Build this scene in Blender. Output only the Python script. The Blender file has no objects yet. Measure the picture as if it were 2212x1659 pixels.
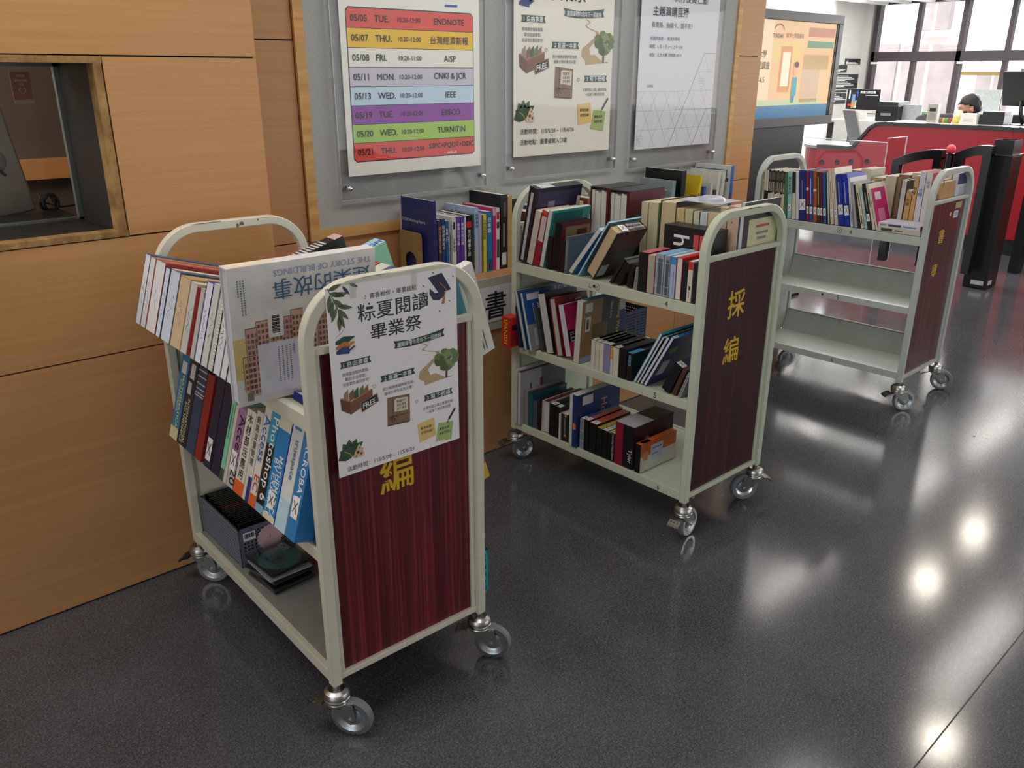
import bpy, bmesh, math, random
from mathutils import Vector, Matrix
random.seed(7)
R = math.radians
scene = bpy.context.scene
COL = scene.collection

# ------------------------------------------------------------------ camera
F_PX, CX, CY = 1794.56, 1106.0, 829.5
CAM_P = Vector((0, 0, 1.5))
CR = Vector((0.7428450583, -0.6694575758, 0.0027881091))
CD = Vector((-0.2336626079, -0.2631755263, -0.9360237326))
CF = Vector((0.6273619410, 0.6946691274, -0.3519258422))
cam = bpy.data.cameras.new('camera'); cam.sensor_width = 36; cam.sensor_fit = 'HORIZONTAL'
cam.lens = F_PX / 2212 * 36; cam.clip_start = 0.05; cam.clip_end = 200
cam_o = bpy.data.objects.new('camera', cam); COL.objects.link(cam_o)
m = Matrix.Identity(4)
for i in range(3):
    m[i][0] = CR[i]; m[i][1] = -CD[i]; m[i][2] = -CF[i]; m[i][3] = CAM_P[i]
cam_o.matrix_world = m
scene.camera = cam_o

def at(px, py, axis, val):
    """world point seen at a photo pixel, on the plane axis = val"""
    v = CR * ((px - CX) / F_PX) + CD * ((py - CY) / F_PX) + CF
    return CAM_P + v * ((val - CAM_P[axis]) / v[axis])

# ------------------------------------------------------------------ light
vs = scene.view_settings
scene.display_settings.display_device = 'sRGB'
vs.view_transform = 'Standard'; vs.look = 'None'; vs.gamma = 1; vs.use_curve_mapping = False
vs.exposure = 0.0
w = bpy.data.worlds.new('daylight'); scene.world = w; w.use_nodes = True
wn = w.node_tree; bg = wn.nodes['Background']
bg.inputs[0].default_value = (0.95, 0.97, 1.0, 1); bg.inputs[1].default_value = 1.95

def area(name, loc, target, sx, sy, power, col=(1, 1, 1)):
    l = bpy.data.lights.new(name, 'AREA'); l.shape = 'RECTANGLE'; l.size = sx; l.size_y = sy
    l.energy = power; l.color = col
    o = bpy.data.objects.new(name, l); COL.objects.link(o); o.location = loc
    o.rotation_euler = (Vector(target) - Vector(loc)).to_track_quat('-Z', 'Y').to_euler()
    return o
sun = bpy.data.lights.new('sun', 'SUN'); sun.energy = 7.0; sun.angle = R(0.5); sun.color = (1, 0.95, 0.87)
sun_o = bpy.data.objects.new('sun', sun); COL.objects.link(sun_o)
sun_o.rotation_euler = Vector((0.62, 0.25, -0.9)).to_track_quat('-Z', 'Y').to_euler(); sun_o.location = (18, 3, 12)
area('window_light', (13.7, 3.0, 1.75), (4, 1.5, 0.6), 7.5, 1.7, 420, (0.95, 0.98, 1.0))
area('ceiling_lamp_light', (7.0, 4.6, 2.44), (7, 4.6, 0), 5.5, 3.0, 90, (1, 0.97, 0.92))
area('front_lamp_light', (0.3, 1.75, 2.62), (0.35, 1.85, 0), 2.4, .5, 23, (1, 0.98, 0.95))
area('alcove_fill_light', (2.9, 1.7, 2.45), (2.95, 2.2, .8), 2.2, .4, 13, (1, 0.98, 0.95))  # unseen fill light added to brighten the felt board

# ------------------------------------------------------------------ materials
def lin(c):
    if isinstance(c, str):
        c = c.lstrip('#'); c = c if len(c) == 6 else ''.join(x * 2 for x in c); c = tuple(int(c[i:i + 2], 16) / 255 for i in (0, 2, 4))
    return tuple(x / 12.92 if x <= .04045 else ((x + .055) / 1.055) ** 2.4 for x in c) + (1,)
MC = {}
def mat(col, rough=.5, metal=0, spec=.5, var=.10, scale=35, emit=0):
    key = (col, rough, metal, spec, var, scale, emit)
    if key in MC: return MC[key]
    mt = bpy.data.materials.new('m_' + str(col).strip('#')); mt.use_nodes = True
    nt = mt.node_tree; b = nt.nodes['Principled BSDF']; L = nt.links
    c = lin(col)
    b.inputs['Roughness'].default_value = rough; b.inputs['Metallic'].default_value = metal
    b.inputs['Specular IOR Level'].default_value = spec
    if var:
        n = nt.nodes.new('ShaderNodeTexNoise'); n.inputs['Scale'].default_value = scale; n.inputs['Detail'].default_value = 3
        tc = nt.nodes.new('ShaderNodeTexCoord'); L.new(tc.outputs['Object'], n.inputs['Vector'])
        r = nt.nodes.new('ShaderNodeValToRGB')
        r.color_ramp.elements[0].position = .3; r.color_ramp.elements[1].position = .7
        r.color_ramp.elements[0].color = tuple(x * (1 - var) for x in c[:3]) + (1,)
        r.color_ramp.elements[1].color = tuple(min(1, x * (1 + var)) for x in c[:3]) + (1,)
        L.new(n.outputs['Fac'], r.inputs['Fac']); L.new(r.outputs['Color'], b.inputs['Base Color'])
    else:
        b.inputs['Base Color'].default_value = c
    if emit:
        b.inputs['Emission Color'].default_value = c; b.inputs['Emission Strength'].default_value = emit
    MC[key] = mt
    return mt

def grain(name, c0, c1, vec, rough=.45, detail=6, p0=.35, p1=.65, dist=.4, c2=None, bump=0, spec=.4, coat=0, loc=(0, 0, 0)):
    mt = bpy.data.materials.new(name); mt.use_nodes = True
    nt = mt.node_tree; b = nt.nodes['Principled BSDF']; L = nt.links
    tc = nt.nodes.new('ShaderNodeTexCoord'); mp = nt.nodes.new('ShaderNodeMapping')
    mp.inputs['Scale'].default_value = vec; mp.inputs['Location'].default_value = loc
    n = nt.nodes.new('ShaderNodeTexNoise'); n.inputs['Scale'].default_value = 1; n.inputs['Detail'].default_value = detail
    n.inputs['Distortion'].default_value = dist; n.inputs['Roughness'].default_value = .62
    r = nt.nodes.new('ShaderNodeValToRGB'); e = r.color_ramp.elements
    e[0].position = p0; e[1].position = p1; e[0].color = lin(c0); e[1].color = lin(c1)
    if c2:
        x = e.new(.5 * (p0 + p1)); x.color = lin(c2)
    L.new(tc.outputs['Object'], mp.inputs['Vector']); L.new(mp.outputs['Vector'], n.inputs['Vector'])
    L.new(n.outputs['Fac'], r.inputs['Fac']); L.new(r.outputs['Color'], b.inputs['Base Color'])
    b.inputs['Roughness'].default_value = rough; b.inputs['Specular IOR Level'].default_value = spec
    b.inputs['Coat Weight'].default_value = coat; b.inputs['Coat Roughness'].default_value = .15
    if bump:
        bp = nt.nodes.new('ShaderNodeBump'); bp.inputs['Strength'].default_value = bump; bp.inputs['Distance'].default_value = .001
        L.new(n.outputs['Fac'], bp.inputs['Height']); L.new(bp.outputs['Normal'], b.inputs['Normal'])
    return mt

def glass(name, tint=(1, 1, 1, 1), gloss=.08, rough=.02):
    """thin clear sheet: mostly straight-through, a little mirror"""
    mt = bpy.data.materials.new(name); mt.use_nodes = True
    nt = mt.node_tree; L = nt.links; nt.nodes.remove(nt.nodes['Principled BSDF'])
    t = nt.nodes.new('ShaderNodeBsdfTransparent'); t.inputs[0].default_value = tint
    g = nt.nodes.new('ShaderNodeBsdfGlossy'); g.inputs['Roughness'].default_value = rough
    f = nt.nodes.new('ShaderNodeLayerWeight'); f.inputs[0].default_value = .5
    pw = nt.nodes.new('ShaderNodeMath'); pw.operation = 'POWER'; pw.inputs[1].default_value = 4.0
    L.new(f.outputs['Facing'], pw.inputs[0])
    ad = nt.nodes.new('ShaderNodeMath'); ad.operation = 'MULTIPLY_ADD'; ad.inputs[1].default_value = .6; ad.inputs[2].default_value = gloss * .3
    L.new(pw.outputs[0], ad.inputs[0])
    mx = nt.nodes.new('ShaderNodeMixShader'); L.new(ad.outputs[0], mx.inputs[0]); L.new(t.outputs[0], mx.inputs[1]); L.new(g.outputs[0], mx.inputs[2])
    L.new(mx.outputs[0], nt.nodes['Material Output'].inputs[0])
    return mt

M_WOOD = grain('beech_veneer', '#b68453', '#c19261', (1.0, 4, 70), .42, 4, .3, .75, .5, spec=.35)
M_WOOD2 = grain('beech_veneer_dark', '#ad7d50', '#ba8b5e', (1.2, 4, 64), .42, 4, .3, .75, .5, spec=.35, loc=(3, 1, 5))
M_FRAME = grain('light_wood_lipping', '#b98a4c', '#d0a566', (4, 4, 30), .45, 4, spec=.35)
M_RAWEDGE = grain('raw_ply_edge', '#7d5a30', '#b08a52', (30, 8, 18), .7, 6, .35, .7)
M_GROOVE = mat('#2a1d12', .8)
M_FELT = grain('grey_felt', '#9b9d9b', '#b6b8b5', (620, 620, 620), .95, 2, .35, .65, .2, bump=.35, spec=.1)
M_DARK = mat('#232223', .35)
M_CREAM = mat('#d4d2bf', .38, spec=.45, var=.05, scale=14)
M_CREAM_GREENLIT = mat('#c6ceb8', .38, spec=.45, var=.05, scale=14)  # cream cart paint with the greenish light put into its colour
M_PALE = mat('#c0c8c2', .38, spec=.45, var=.05, scale=14)
M_RED = grain('red_wood_laminate', '#3d0f15', '#8e3238', (130, 20, 1.6), .38, 7, .3, .72, .25, c2='#5f1c24', spec=.4)
M_PLUM = grain('plum_wood_laminate', '#2c1216', '#5a2528', (75, 20, 1.2), .30, 6, .3, .72, .25, c2='#3c171b', spec=.45)
M_BROWN = grain('brown_wood_laminate', '#4f3232', '#6e4a48', (60, 20, 1.2), .24, 5, .3, .72, .2, spec=.5, coat=.2)
M_STEEL = mat('#b8b8b4', .28, 1.0, var=.06)
M_DSTEEL = mat('#8a8a86', .38, 1.0, var=.06)
M_RUBBER = mat('#74787d', .55, var=.06)
M_CHROME = mat('#d8d8d8', .12, 1.0, var=0)
M_HUB = mat('#aab4bc', .3, .75, var=.04)
M_CHIP = mat('#6d5c42', .8)
M_YEL = mat('#d9b21e', .5, var=.04)
M_INK = mat('#15161a', .6, var=0)
M_INKB = mat('#3a56a0', .6, var=0)
M_WHITE = mat('#f0f0ee', .6, var=.02)
M_PAPER = mat('#f6f2f4', .55, var=.015, scale=6)
M_PAPER2 = mat('#eeeee4', .5, var=.01, scale=6)
M_PLASTER = mat('#dcdad4', .7, var=.03, scale=5)
M_CEIL = mat('#f4f3f0', .7, var=.01)
M_BLACK = mat('#161618', .35, var=.1)
M_BLKGLOSS = mat('#141416', .18, var=0)
M_DESKRED = mat('#9c0b19', .3, spec=.5, var=.04, scale=3)
M_ACRYL = glass('clear_acrylic', (.98, .98, .98, 1), .06)
M_CLEARP = glass('clear_plastic', (.86, .88, .90, 1), .25, .12)
M_WGLASS = glass('window_glass', (.97, .98, .98, 1), .05)

# floor: dark speckled vinyl
def floor_mat():
    mt = bpy.data.materials.new('dark_speckled_vinyl'); mt.use_nodes = True
    nt = mt.node_tree; b = nt.nodes['Principled BSDF']; L = nt.links
    tc = nt.nodes.new('ShaderNodeTexCoord')
    def noise(s, d, rg=.6, dist=0):
        n = nt.nodes.new('ShaderNodeTexNoise'); n.inputs['Scale'].default_value = s; n.inputs['Detail'].default_value = d
        n.inputs['Roughness'].default_value = rg; n.inputs['Distortion'].default_value = dist
        L.new(tc.outputs['Object'], n.inputs['Vector']); return n
    def ramp(n, p0, c0, p1, c1):
        r = nt.nodes.new('ShaderNodeValToRGB'); e = r.color_ramp.elements
        e[0].position = p0; e[0].color = c0; e[1].position = p1; e[1].color = c1
        L.new(n.outputs['Fac'], r.inputs['Fac']); return r
    def mix(a, bb, mode, f=1.0):
        x = nt.nodes.new('ShaderNodeMixRGB'); x.blend_type = mode; x.inputs[0].default_value = f
        L.new(a.outputs['Color'], x.inputs[1]); L.new(bb.outputs['Color'], x.inputs[2]); return x
    base = ramp(noise(2.2, 4), .35, (.038, .039, .046, 1), .65, (.062, .063, .074, 1))
    sp = ramp(noise(200, 5, .75, .6), .45, (.0, .0, .0, 1), .78, (.17, .172, .19, 1))
    sp2 = ramp(noise(80, 4, .7, 1.2), .52, (0, 0, 0, 1), .8, (.05, .05, .055, 1))
    fl = ramp(noise(330, 2, .5), .70, (0, 0, 0, 1), .82, (.16, .16, .16, 1))
    a = mix(mix(mix(base, sp, 'ADD'), sp2, 'ADD'), fl, 'ADD', .6)
    # welded seam lines of the vinyl sheets
    sep = nt.nodes.new('ShaderNodeSeparateXYZ'); L.new(tc.outputs['Object'], sep.inputs[0])
    L.new(a.outputs['Color'], b.inputs['Base Color'])
    rr = nt.nodes.new('ShaderNodeMapRange'); rr.inputs['To Min'].default_value = .09; rr.inputs['To Max'].default_value = .19
    L.new(noise(60, 4).outputs['Fac'], rr.inputs['Value']); L.new(rr.outputs[0], b.inputs['Roughness'])
    b.inputs['Specular IOR Level'].default_value = .55
    return mt
M_FLOOR = floor_mat()

# ------------------------------------------------------------------ text cache
TC = {}
def glyphs(s, bold=0, extr=0):
    k = (s, bold, extr)
    if k not in TC:
        cu = bpy.data.curves.new('t', 'FONT'); cu.body = s; cu.size = 1; cu.align_x = 'LEFT'; cu.offset = bold
        cu.extrude = extr; cu.resolution_u = 2; cu.space_line = 1.05
        ob = bpy.data.objects.new('t', cu); COL.objects.link(ob)
        dg = bpy.context.evaluated_depsgraph_get(); me = ob.evaluated_get(dg).to_mesh()
        vv = [v.co.copy() for v in me.vertices]; ff = [tuple(p.vertices) for p in me.polygons]
        ob.evaluated_get(dg).to_mesh_clear(); bpy.data.objects.remove(ob); bpy.data.curves.remove(cu)
        TC[k] = (vv, ff)
    return TC[k]

def frame(o, x, y):
    """matrix with origin o, columns x, y, x cross y"""
    x = Vector(x); y = Vector(y); z = x.cross(y)
    mm = Matrix.Identity(4)
    for i in range(3): mm[i][0] = x[i]; mm[i][1] = y[i]; mm[i][2] = z[i]; mm[i][3] = o[i]
    return mm
I4 = Matrix.Identity(4)

class B:
    def __init__(s): s.bm = bmesh.new(); s.mats = []
    def mi(s, m):
        if m not in s.mats: s.mats.append(m)
        return s.mats.index(m)
    def poly(s, pts, m, M=I4, smooth=False):
        vs_ = [s.bm.verts.new(M @ Vector(p)) for p in pts]
        try: f = s.bm.faces.new(vs_)
        except ValueError: return
        f.material_index = s.mi(m); f.smooth = smooth
    def box(s, x0, x1, y0, y1, z0, z1, m, M=I4):
        v = [s.bm.verts.new(M @ Vector((x, y, z))) for z in (z0, z1) for y in (y0, y1) for x in (x0, x1)]
        k = s.mi(m)
        for q in ((0, 2, 3, 1), (4, 5, 7, 6), (0, 1, 5, 4), (2, 6, 7, 3), (0, 4, 6, 2), (1, 3, 7, 5)):
            s.bm.faces.new([v[i] for i in q]).material_index = k
        return s
    def prism(s, pts, z0, z1, m, M=I4, mside=None, smooth=False):
        k = s.mi(m); ks = s.mi(mside or m); n = len(pts)
        a = [s.bm.verts.new(M @ Vector((p[0], p[1], z0))) for p in pts]
        b = [s.bm.verts.new(M @ Vector((p[0], p[1], z1))) for p in pts]
        s.bm.faces.new(a[::-1]).material_index = k; s.bm.faces.new(b).material_index = k
        for i in range(n):
            f = s.bm.faces.new([a[i], a[(i + 1) % n], b[(i + 1) % n], b[i]]); f.material_index = ks; f.smooth = smooth
        return s
    def lathe(s, prof, m, M=I4, seg=24, smooth=True):
        """prof: (r, z) list turned about local z"""
        k = s.mi(m) if not isinstance(m, list) else None; rings = []
        for r, z in prof:
            if r < 1e-6: rings.append([s.bm.verts.new(M @ Vector((0, 0, z)))])
            else: rings.append([s.bm.verts.new(M @ Vector((r * math.cos(2 * math.pi * i / seg), r * math.sin(2 * math.pi * i / seg), z))) for i in range(seg)])
        for j in range(len(rings) - 1):
            a, b = rings[j], rings[j + 1]
            kk = k if k is not None else s.mi(m[j])
            for i in range(seg):
                p = [a[i % len(a)], a[(i + 1) % len(a)], b[(i + 1) % len(b)], b[i % len(b)]]
                q = []
                [q.append(x) for x in p if x not in q]
                if len(q) > 2:
                    f = s.bm.faces.new(q); f.material_index = kk; f.smooth = smooth
        return s
    def cyl(s, p0, p1, r, m, seg=14, r1=None):
        p0 = Vector(p0); p1 = Vector(p1); d = p1 - p0; L_ = d.length
        M = Matrix.Translation(p0) @ d.to_track_quat('Z', 'Y').to_matrix().to_4x4()
        r1 = r if r1 is None else r1
        s.lathe([(0, 0), (r, 0)], m, M, seg, False); s.lathe([(r, 0), (r1, L_)], m, M, seg); s.lathe([(r1, L_), (0, L_)], m, M, seg, False)
        return s
    def tube(s, path, r, m, seg=8, up=(0, 0, 1)):
        k = s.mi(m); rings = []; P = [Vector(p) for p in path]
        for i, p in enumerate(P):
            t = (P[min(i + 1, len(P) - 1)] - P[max(i - 1, 0)]).normalized()
            u = Vector(up)
            if abs(t.dot(u)) > .98: u = Vector((1, 0, 0))
            a = t.cross(u).normalized(); b = a.cross(t)
            rr = r[i] if isinstance(r, (list, tuple)) else r
            rings.append([s.bm.verts.new(p + (a * math.cos(2 * math.pi * j / seg) + b * math.sin(2 * math.pi * j / seg)) * rr) for j in range(seg)])
        for i in range(len(rings) - 1):
            for j in range(seg):
                f = s.bm.faces.new([rings[i][j], rings[i][(j + 1) % seg], rings[i + 1][(j + 1) % seg], rings[i + 1][j]]); f.material_index = k; f.smooth = True
        s.bm.faces.new(rings[0][::-1]).material_index = k; s.bm.faces.new(rings[-1]).material_index = k
        return s
    def disc(s, c, r, m, M=I4, seg=28, ry=None, a0=0, a1=2 * math.pi):
        ry = ry or r
        s.poly([(c[0] + r * math.cos(a0 + (a1 - a0) * i / seg), c[1] + ry * math.sin(a0 + (a1 - a0) * i / seg), c[2] if len(c) > 2 else 0) for i in range(seg)], m, M)
        return s
    def text(s, body, size, M, m, align='L', bold=0, valign='B', sx=1.0, extr=0, fit=None, maxlen=None):
        vv, ff = glyphs(body, bold, extr)
        if not vv: return s
        x0 = min(v.x for v in vv); x1 = max(v.x for v in vv); y0 = min(v.y for v in vv); y1 = max(v.y for v in vv)
        if fit:
            if fit[0]: sx = fit[0] / max(1e-6, (x1 - x0)) / size
        if maxlen: sx = min(sx, maxlen / max(1e-6, (x1 - x0) * size))
        dx = {'L': -x0, 'C': -(x0 + x1) / 2, 'R': -x1}[align]; dy = {'B': 0, 'C': -(y0 + y1) / 2, 'T': -y1}[valign]
        k = s.mi(m)
        nv = [s.bm.verts.new(M @ Vector(((v.x + dx) * size * sx, (v.y + dy) * size, v.z * size))) for v in vv]
        for f in ff:
            try: s.bm.faces.new([nv[i] for i in f]).material_index = k
            except ValueError: pass
        return s
    def build(s, name, parent=None, M=None, bevel=0, fixn=True):
        if fixn: bmesh.ops.recalc_face_normals(s.bm, faces=s.bm.faces[:])
        me = bpy.data.meshes.new(name); s.bm.to_mesh(me); s.bm.free()
        for x in s.mats: me.materials.append(x)
        o = bpy.data.objects.new(name, me); COL.objects.link(o)
        if parent: o.parent = parent
        if M is not None: o.matrix_local = M
        if bevel:
            bv = o.modifiers.new('edge', 'BEVEL'); bv.width = bevel; bv.segments = 2; bv.limit_method = 'ANGLE'; bv.angle_limit = R(40)
        return o

def thing(name, label, cat, M=None, group=None):
    o = bpy.data.objects.new(name, None); COL.objects.link(o); o.empty_display_size = .05
    if M is not None: o.matrix_world = M
    o['label'] = label; o['category'] = cat
    if group: o['group'] = group
    return o
def tag(o, label, cat, group=None):
    o['label'] = label; o['category'] = cat
    if group: o['group'] = group
    return o
def struct(o): o['kind'] = 'structure'; return o
ORD = 'zeroth first second third fourth fifth sixth seventh eighth ninth tenth eleventh twelfth thirteenth fourteenth fifteenth sixteenth seventeenth eighteenth nineteenth twentieth twenty-first twenty-second twenty-third twenty-fourth twenty-fifth twenty-sixth twenty-seventh twenty-eighth twenty-ninth thirtieth thirty-first thirty-second thirty-third thirty-fourth thirty-fifth thirty-sixth'.split()

# ================================================================== SETTING
YW, YB = 2.415, 2.74            # front wall plane / recessed back of the alcove
XC, XE = 1.178, 4.32            # corner of the panelled wall / end of the alcove wall
XWIN, YFAR, ZC = 14.0, 7.0, 2.66
b = B(); b.box(-6, 24, -7, 12, -.05, 0, M_FLOOR); struct(b.build('floor'))
b = B()
M_SEAM = mat('#0c0c0d', .5, var=0)
p, q = at(2212, 1362, 2, 0), at(1990, 1640, 2, 0)
d = (p - q).normalized(); n_ = Vector((-d.y, d.x, 0)) * .0016
p2, q2 = p + d * .5, q - d * 1.5
b.poly([p2 + n_ + Vector((0, 0, .0006)), p2 - n_ + Vector((0, 0, .0006)), q2 - n_ + Vector((0, 0, .0006)), q2 + n_ + Vector((0, 0, .0006))], M_SEAM)
struct(b.build('trim_1'))

# panelled wall with the recessed viewing niche
b = B(); g = .0022
NX0, NX1, NZ0, NZ1 = -.75, .751, 1.071, 1.536
def panel(x0, x1, z0, z1, m=M_WOOD): b.box(x0 + g, x1 - g, YW, YW + .02, z0 + g, z1 - g, m)
panel(-3.2, XC + g, 0.004, .748); panel(-3.2, XC + g, .748, NZ0); panel(NX1, XC + g, NZ0, NZ1); panel(-3.2, NX0, NZ0, NZ1); panel(-3.2, XC + g, NZ1, ZC)
b.box(-3.2, NX0, YW + .02, YW + .05, 0, ZC, M_GROOVE); b.box(NX1, XC, YW + .02, YW + .05, 0, ZC, M_GROOVE)
b.box(NX0, NX1, YW + .02, YW + .05, 0, NZ0, M_GROOVE); b.box(NX0, NX1, YW + .02, YW + .05, NZ1, ZC, M_GROOVE)
b.box(XC - .03, XC, YW + .05, YB + .1, 0, ZC, M_WOOD2)
struct(b.build('wall_left'))
# niche frame and lining
b = B(); t = .023
b.box(NX0, NX1, YW - .002, YW + .05, NZ1 - .018, NZ1 - .001, M_RAWEDGE); b.box(NX0, NX1, YW - .002, YW + .05, NZ0 + .001, NZ0 + .017, M_RAWEDGE)
b.box(NX1 - t, NX1 - .002, YW - .002, YW + .05, NZ0 + .017, NZ1 - .018, M_RAWEDGE)
struct(b.build('trim_2'))
M_LINING = mat('#2b2624', .38, var=.08)
b = B(); YG = 2.735
b.box(NX1 - t, NX1 - .003, YW + .05, YG, NZ0 + .016, NZ1 - .017, M_LINING)
b.box(NX0, NX1 - t, YW + .05, YG + .9, NZ0 - .004, NZ0 + .012, M_LINING)
b.box(NX0, NX1 - t, YW + .05, YG, NZ1 - .017, NZ1 - .002, M_LINING)
struct(b.build('trim_3'))
win = struct(B().box(NX0, NX1 - t, YG, YG + .006, NZ0 + .013, NZ1 - .018, M_WGLASS).build('window_1'))
b = B(); ms = mat('#7c8482', .4, .4)
b.box(NX1 - t - .012, NX1 - t, YG - .008, YG + .014, NZ0 + .012, NZ1 - .017, ms); b.box(NX0, NX1 - t, YG - .008, YG + .014, NZ0 + .012, NZ0 + .018, ms); b.box(NX0, NX1 - t, YG - .008, YG + .014, NZ1 - .026, NZ1 - .017, ms)
b.build('window_frame', win)
# room seen through the niche glass
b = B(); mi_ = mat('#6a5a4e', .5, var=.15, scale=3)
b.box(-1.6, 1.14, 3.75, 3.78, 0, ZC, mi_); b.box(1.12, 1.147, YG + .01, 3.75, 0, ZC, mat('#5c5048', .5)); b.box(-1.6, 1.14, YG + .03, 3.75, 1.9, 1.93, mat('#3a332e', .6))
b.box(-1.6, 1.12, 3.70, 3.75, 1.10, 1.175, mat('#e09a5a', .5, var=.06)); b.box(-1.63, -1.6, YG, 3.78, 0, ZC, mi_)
struct(b.build('wall_1'))
area('niche_fill_light', (-.5, 3.2, 1.85), (.5, 3.6, 1.2), .8, .4, 30, (1, .9, .78))  # added fill light to brighten the room behind the glass

# alcove back wall, felt pin board, frame
b = B()
FX0, FX1, FX2, FX3 = 1.476, 1.513, 4.049, 4.086
FZ0, FZ1 = .918, .956
def p2_(x0, x1, z0, z1, m=M_WOOD2): b.box(x0 + g, x1 - g, YB, YB + .02, z0 + g, z1 - g, m)
p2_(XC, FX0, 1.597, ZC); p2_(XC, FX0, FZ0, 1.597); p2_(XC, FX0, .72, FZ0); p2_(FX0, FX3, .72, FZ0)
p2_(FX3, XE, 1.583, ZC, M_WOOD); p2_(FX3, XE, .925, 1.583, M_WOOD); p2_(FX3, XE, 0, .925, M_WOOD)
b.box(XC, XE - .003, YB + .02, YB + .12, 0, ZC, M_GROOVE)
struct(b.build('wall_rear'))
struct(B().box(FX1, FX2, YB - .004, YB, FZ1, ZC, M_FELT).build('wall_2'))
b = B(); b.box(FX0, FX1, YB - .014, YB, FZ0, ZC, M_FRAME); b.box(FX2, FX3, YB - .014, YB, FZ0, ZC, M_FRAME); b.box(FX1, FX2, YB - .014, YB, FZ0, FZ1, M_FRAME)
struct(b.build('trim_4'))

# far end of the hall: white wall, window wall, ceiling
b = B(); b.box(4.6, XWIN + .3, YFAR, YFAR + .2, 0, ZC, M_PLASTER); struct(b.build('wall_far'))
b = B(); b.box(XWIN, XWIN + .25, YFAR - .08, YFAR, 0, ZC, M_PLASTER); b.box(XWIN, XWIN + .25, -7, YFAR - .08, 0, .86, M_PLASTER); b.box(XWIN, XWIN + .25, -7, YFAR - .08, 2.56, ZC, M_PLASTER)
struct(b.build('wall_right'))
mf = mat('#40363a', .5)
ys = [6.86, 6.19, 5.52, 4.85, 4.18, 3.5, 2.8, 2.1, 1.4, .7, 0, -1, -2, -3]
for i in range(0, len(ys) - 2, 2):
    a_, m_, z_ = ys[i], ys[i + 1], ys[i + 2]
    wnd = struct(B().box(XWIN + .09, XWIN + .098, z_, a_, .88, 2.54, M_WGLASS).build('window_%d' % (i // 2 + 2)))
    b = B()
    b.box(XWIN + .02, XWIN + .16, a_ - .05, a_ + .02, .86, 2.56, mf); b.box(XWIN + .04, XWIN + .14, m_ - .03, m_ + .03, .86, 2.56, mf)
    b.box(XWIN + .02, XWIN + .16, z_, a_, 1.67, 1.81, mf); b.box(XWIN + .03, XWIN + .14, z_, a_, .86, .90, mf); b.box(XWIN + .03, XWIN + .14, z_, a_, 2.51, 2.56, mf)
    b.build('window_frame', wnd)
    b = B(); b.box(XWIN + .0, XWIN + .019, a_ - .12, a_ - .02, 1.63, 1.66, M_WHITE); b.build('window_latch', wnd)
b = B(); b.box(-3.2, XWIN + .3, -7, YFAR + .2, ZC, ZC + .1, M_CEIL)
struct(b.build('ceiling'))
b = B()
for i in range(26):
    y = 6.7 - i * .36
    b.box(4.45, XWIN - .05, y - .035, y + .035, ZC - .17, ZC - .001, M_CEIL)
struct(b.build('trim_5'))
# recessed light panels between the ceiling fins
mlamp = mat('#fffaf4', .5, var=0, emit=7.5)
lp = [(x, y) for x in (6.2, 8.4, 10.6, 12.8) for y in (5.81, 4.37, 2.93, 1.49, .05)]
for i, (x, y) in enumerate(lp):
    o = thing('ceiling_light', 'long white light panel between the ceiling fins of the far hall', 'ceiling light', Matrix.Translation((x, y, ZC)), 'light panels between the ceiling fins')
    B().box(-.75, .75, -.11, .11, -.02, -.006, mlamp).build('diffuser', o); B().box(-.78, .78, -.13, .13, -.006, -.001, M_WHITE).build('housing', o)
for i, (x, y, z) in enumerate([(6.55, 2.077, 2.482), (7.68, 2.115, 2.482), (4.81, 1.253, 2.482), (2.2, -.9, ZC - .008)]):
    o = thing('downlight', 'round lamp set into the ceiling above the open floor', 'ceiling light', Matrix.Translation((x, y, z)), 'round lamps above the open floor')
    b = B(); b.disc((0, 0, -.002), .10, mat('#fff4e2', .5, var=0, emit=80)); b.build('diffuser', o)
    b = B(); b.lathe([(.10, .002), (.125, -.004), (.135, .0), (.135, min(.17, ZC - z - .001))], M_WHITE); b.build('rim', o)

# unseen wall behind the viewer, added to block daylight
b = B(); b.box(-6, 2.6, -3.4, -3.2, 0, ZC, M_PLASTER); struct(b.build('wall_back_blocker'))
b = B(); b.box(-3.6, -3.4, .9, YW, 0, ZC, M_PLASTER); b.box(-3.6, -3.4, -3.2, .9, 2.5, ZC, M_PLASTER)  # unseen, added to cut daylight on the lower left wall
struct(b.build('wall_west_blocker'))

# buildings outside the windows
mp = mat('#e9dcd8', .8, var=.05); mg = mat('#a59a9c', .7, var=.15, scale=2); mw = mat('#8792a0', .3, var=.1)
b = B()
b.box(23, 24, -14, 14, 0, 2.35, mp); b.box(22.9, 23, 10.5, 12.2, 0, 2.2, mg)
struct(b.build('wall_outside'))
for (y0, y1, z0, z1, mm_) in [(9.0, 10.3, .2, 2.15, mg), (5.6, 6.9, .2, 1.9, mg), (9.3, 10.0, 2.5, 3.3, mg), (4.6, 5.4, .2, 2.1, mw), (7.7, 8.4, .3, 1.8, mg), (5.8, 7.2, 2.4, 2.9, mg)]:
    o = B().box(22.75, 22.99, y0, y1, z0, z1, mm_).build('outside_window')
    tag(o, 'grey window bay of the pale building outside the glass', 'window', 'bays of the building outside')
    B().box(22.7, 22.75, y0 + .45 * (y1 - y0), y0 + .5 * (y1 - y0), z0, z1, M_WHITE).build('mullion', o)
c_ = at(2222, 150, 0, 18.5)
um = thing('patio_umbrella', 'white and yellow patio umbrella outside the far windows', 'umbrella', Matrix.Translation((18.5, c_.y, 0)))
b = B(); b.lathe([(1.25, 1.52), (.6, 1.78), (0.02, 1.95)], mat('#f3efe6', .8), seg=8, smooth=False); b.build('canopy', um)
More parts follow.
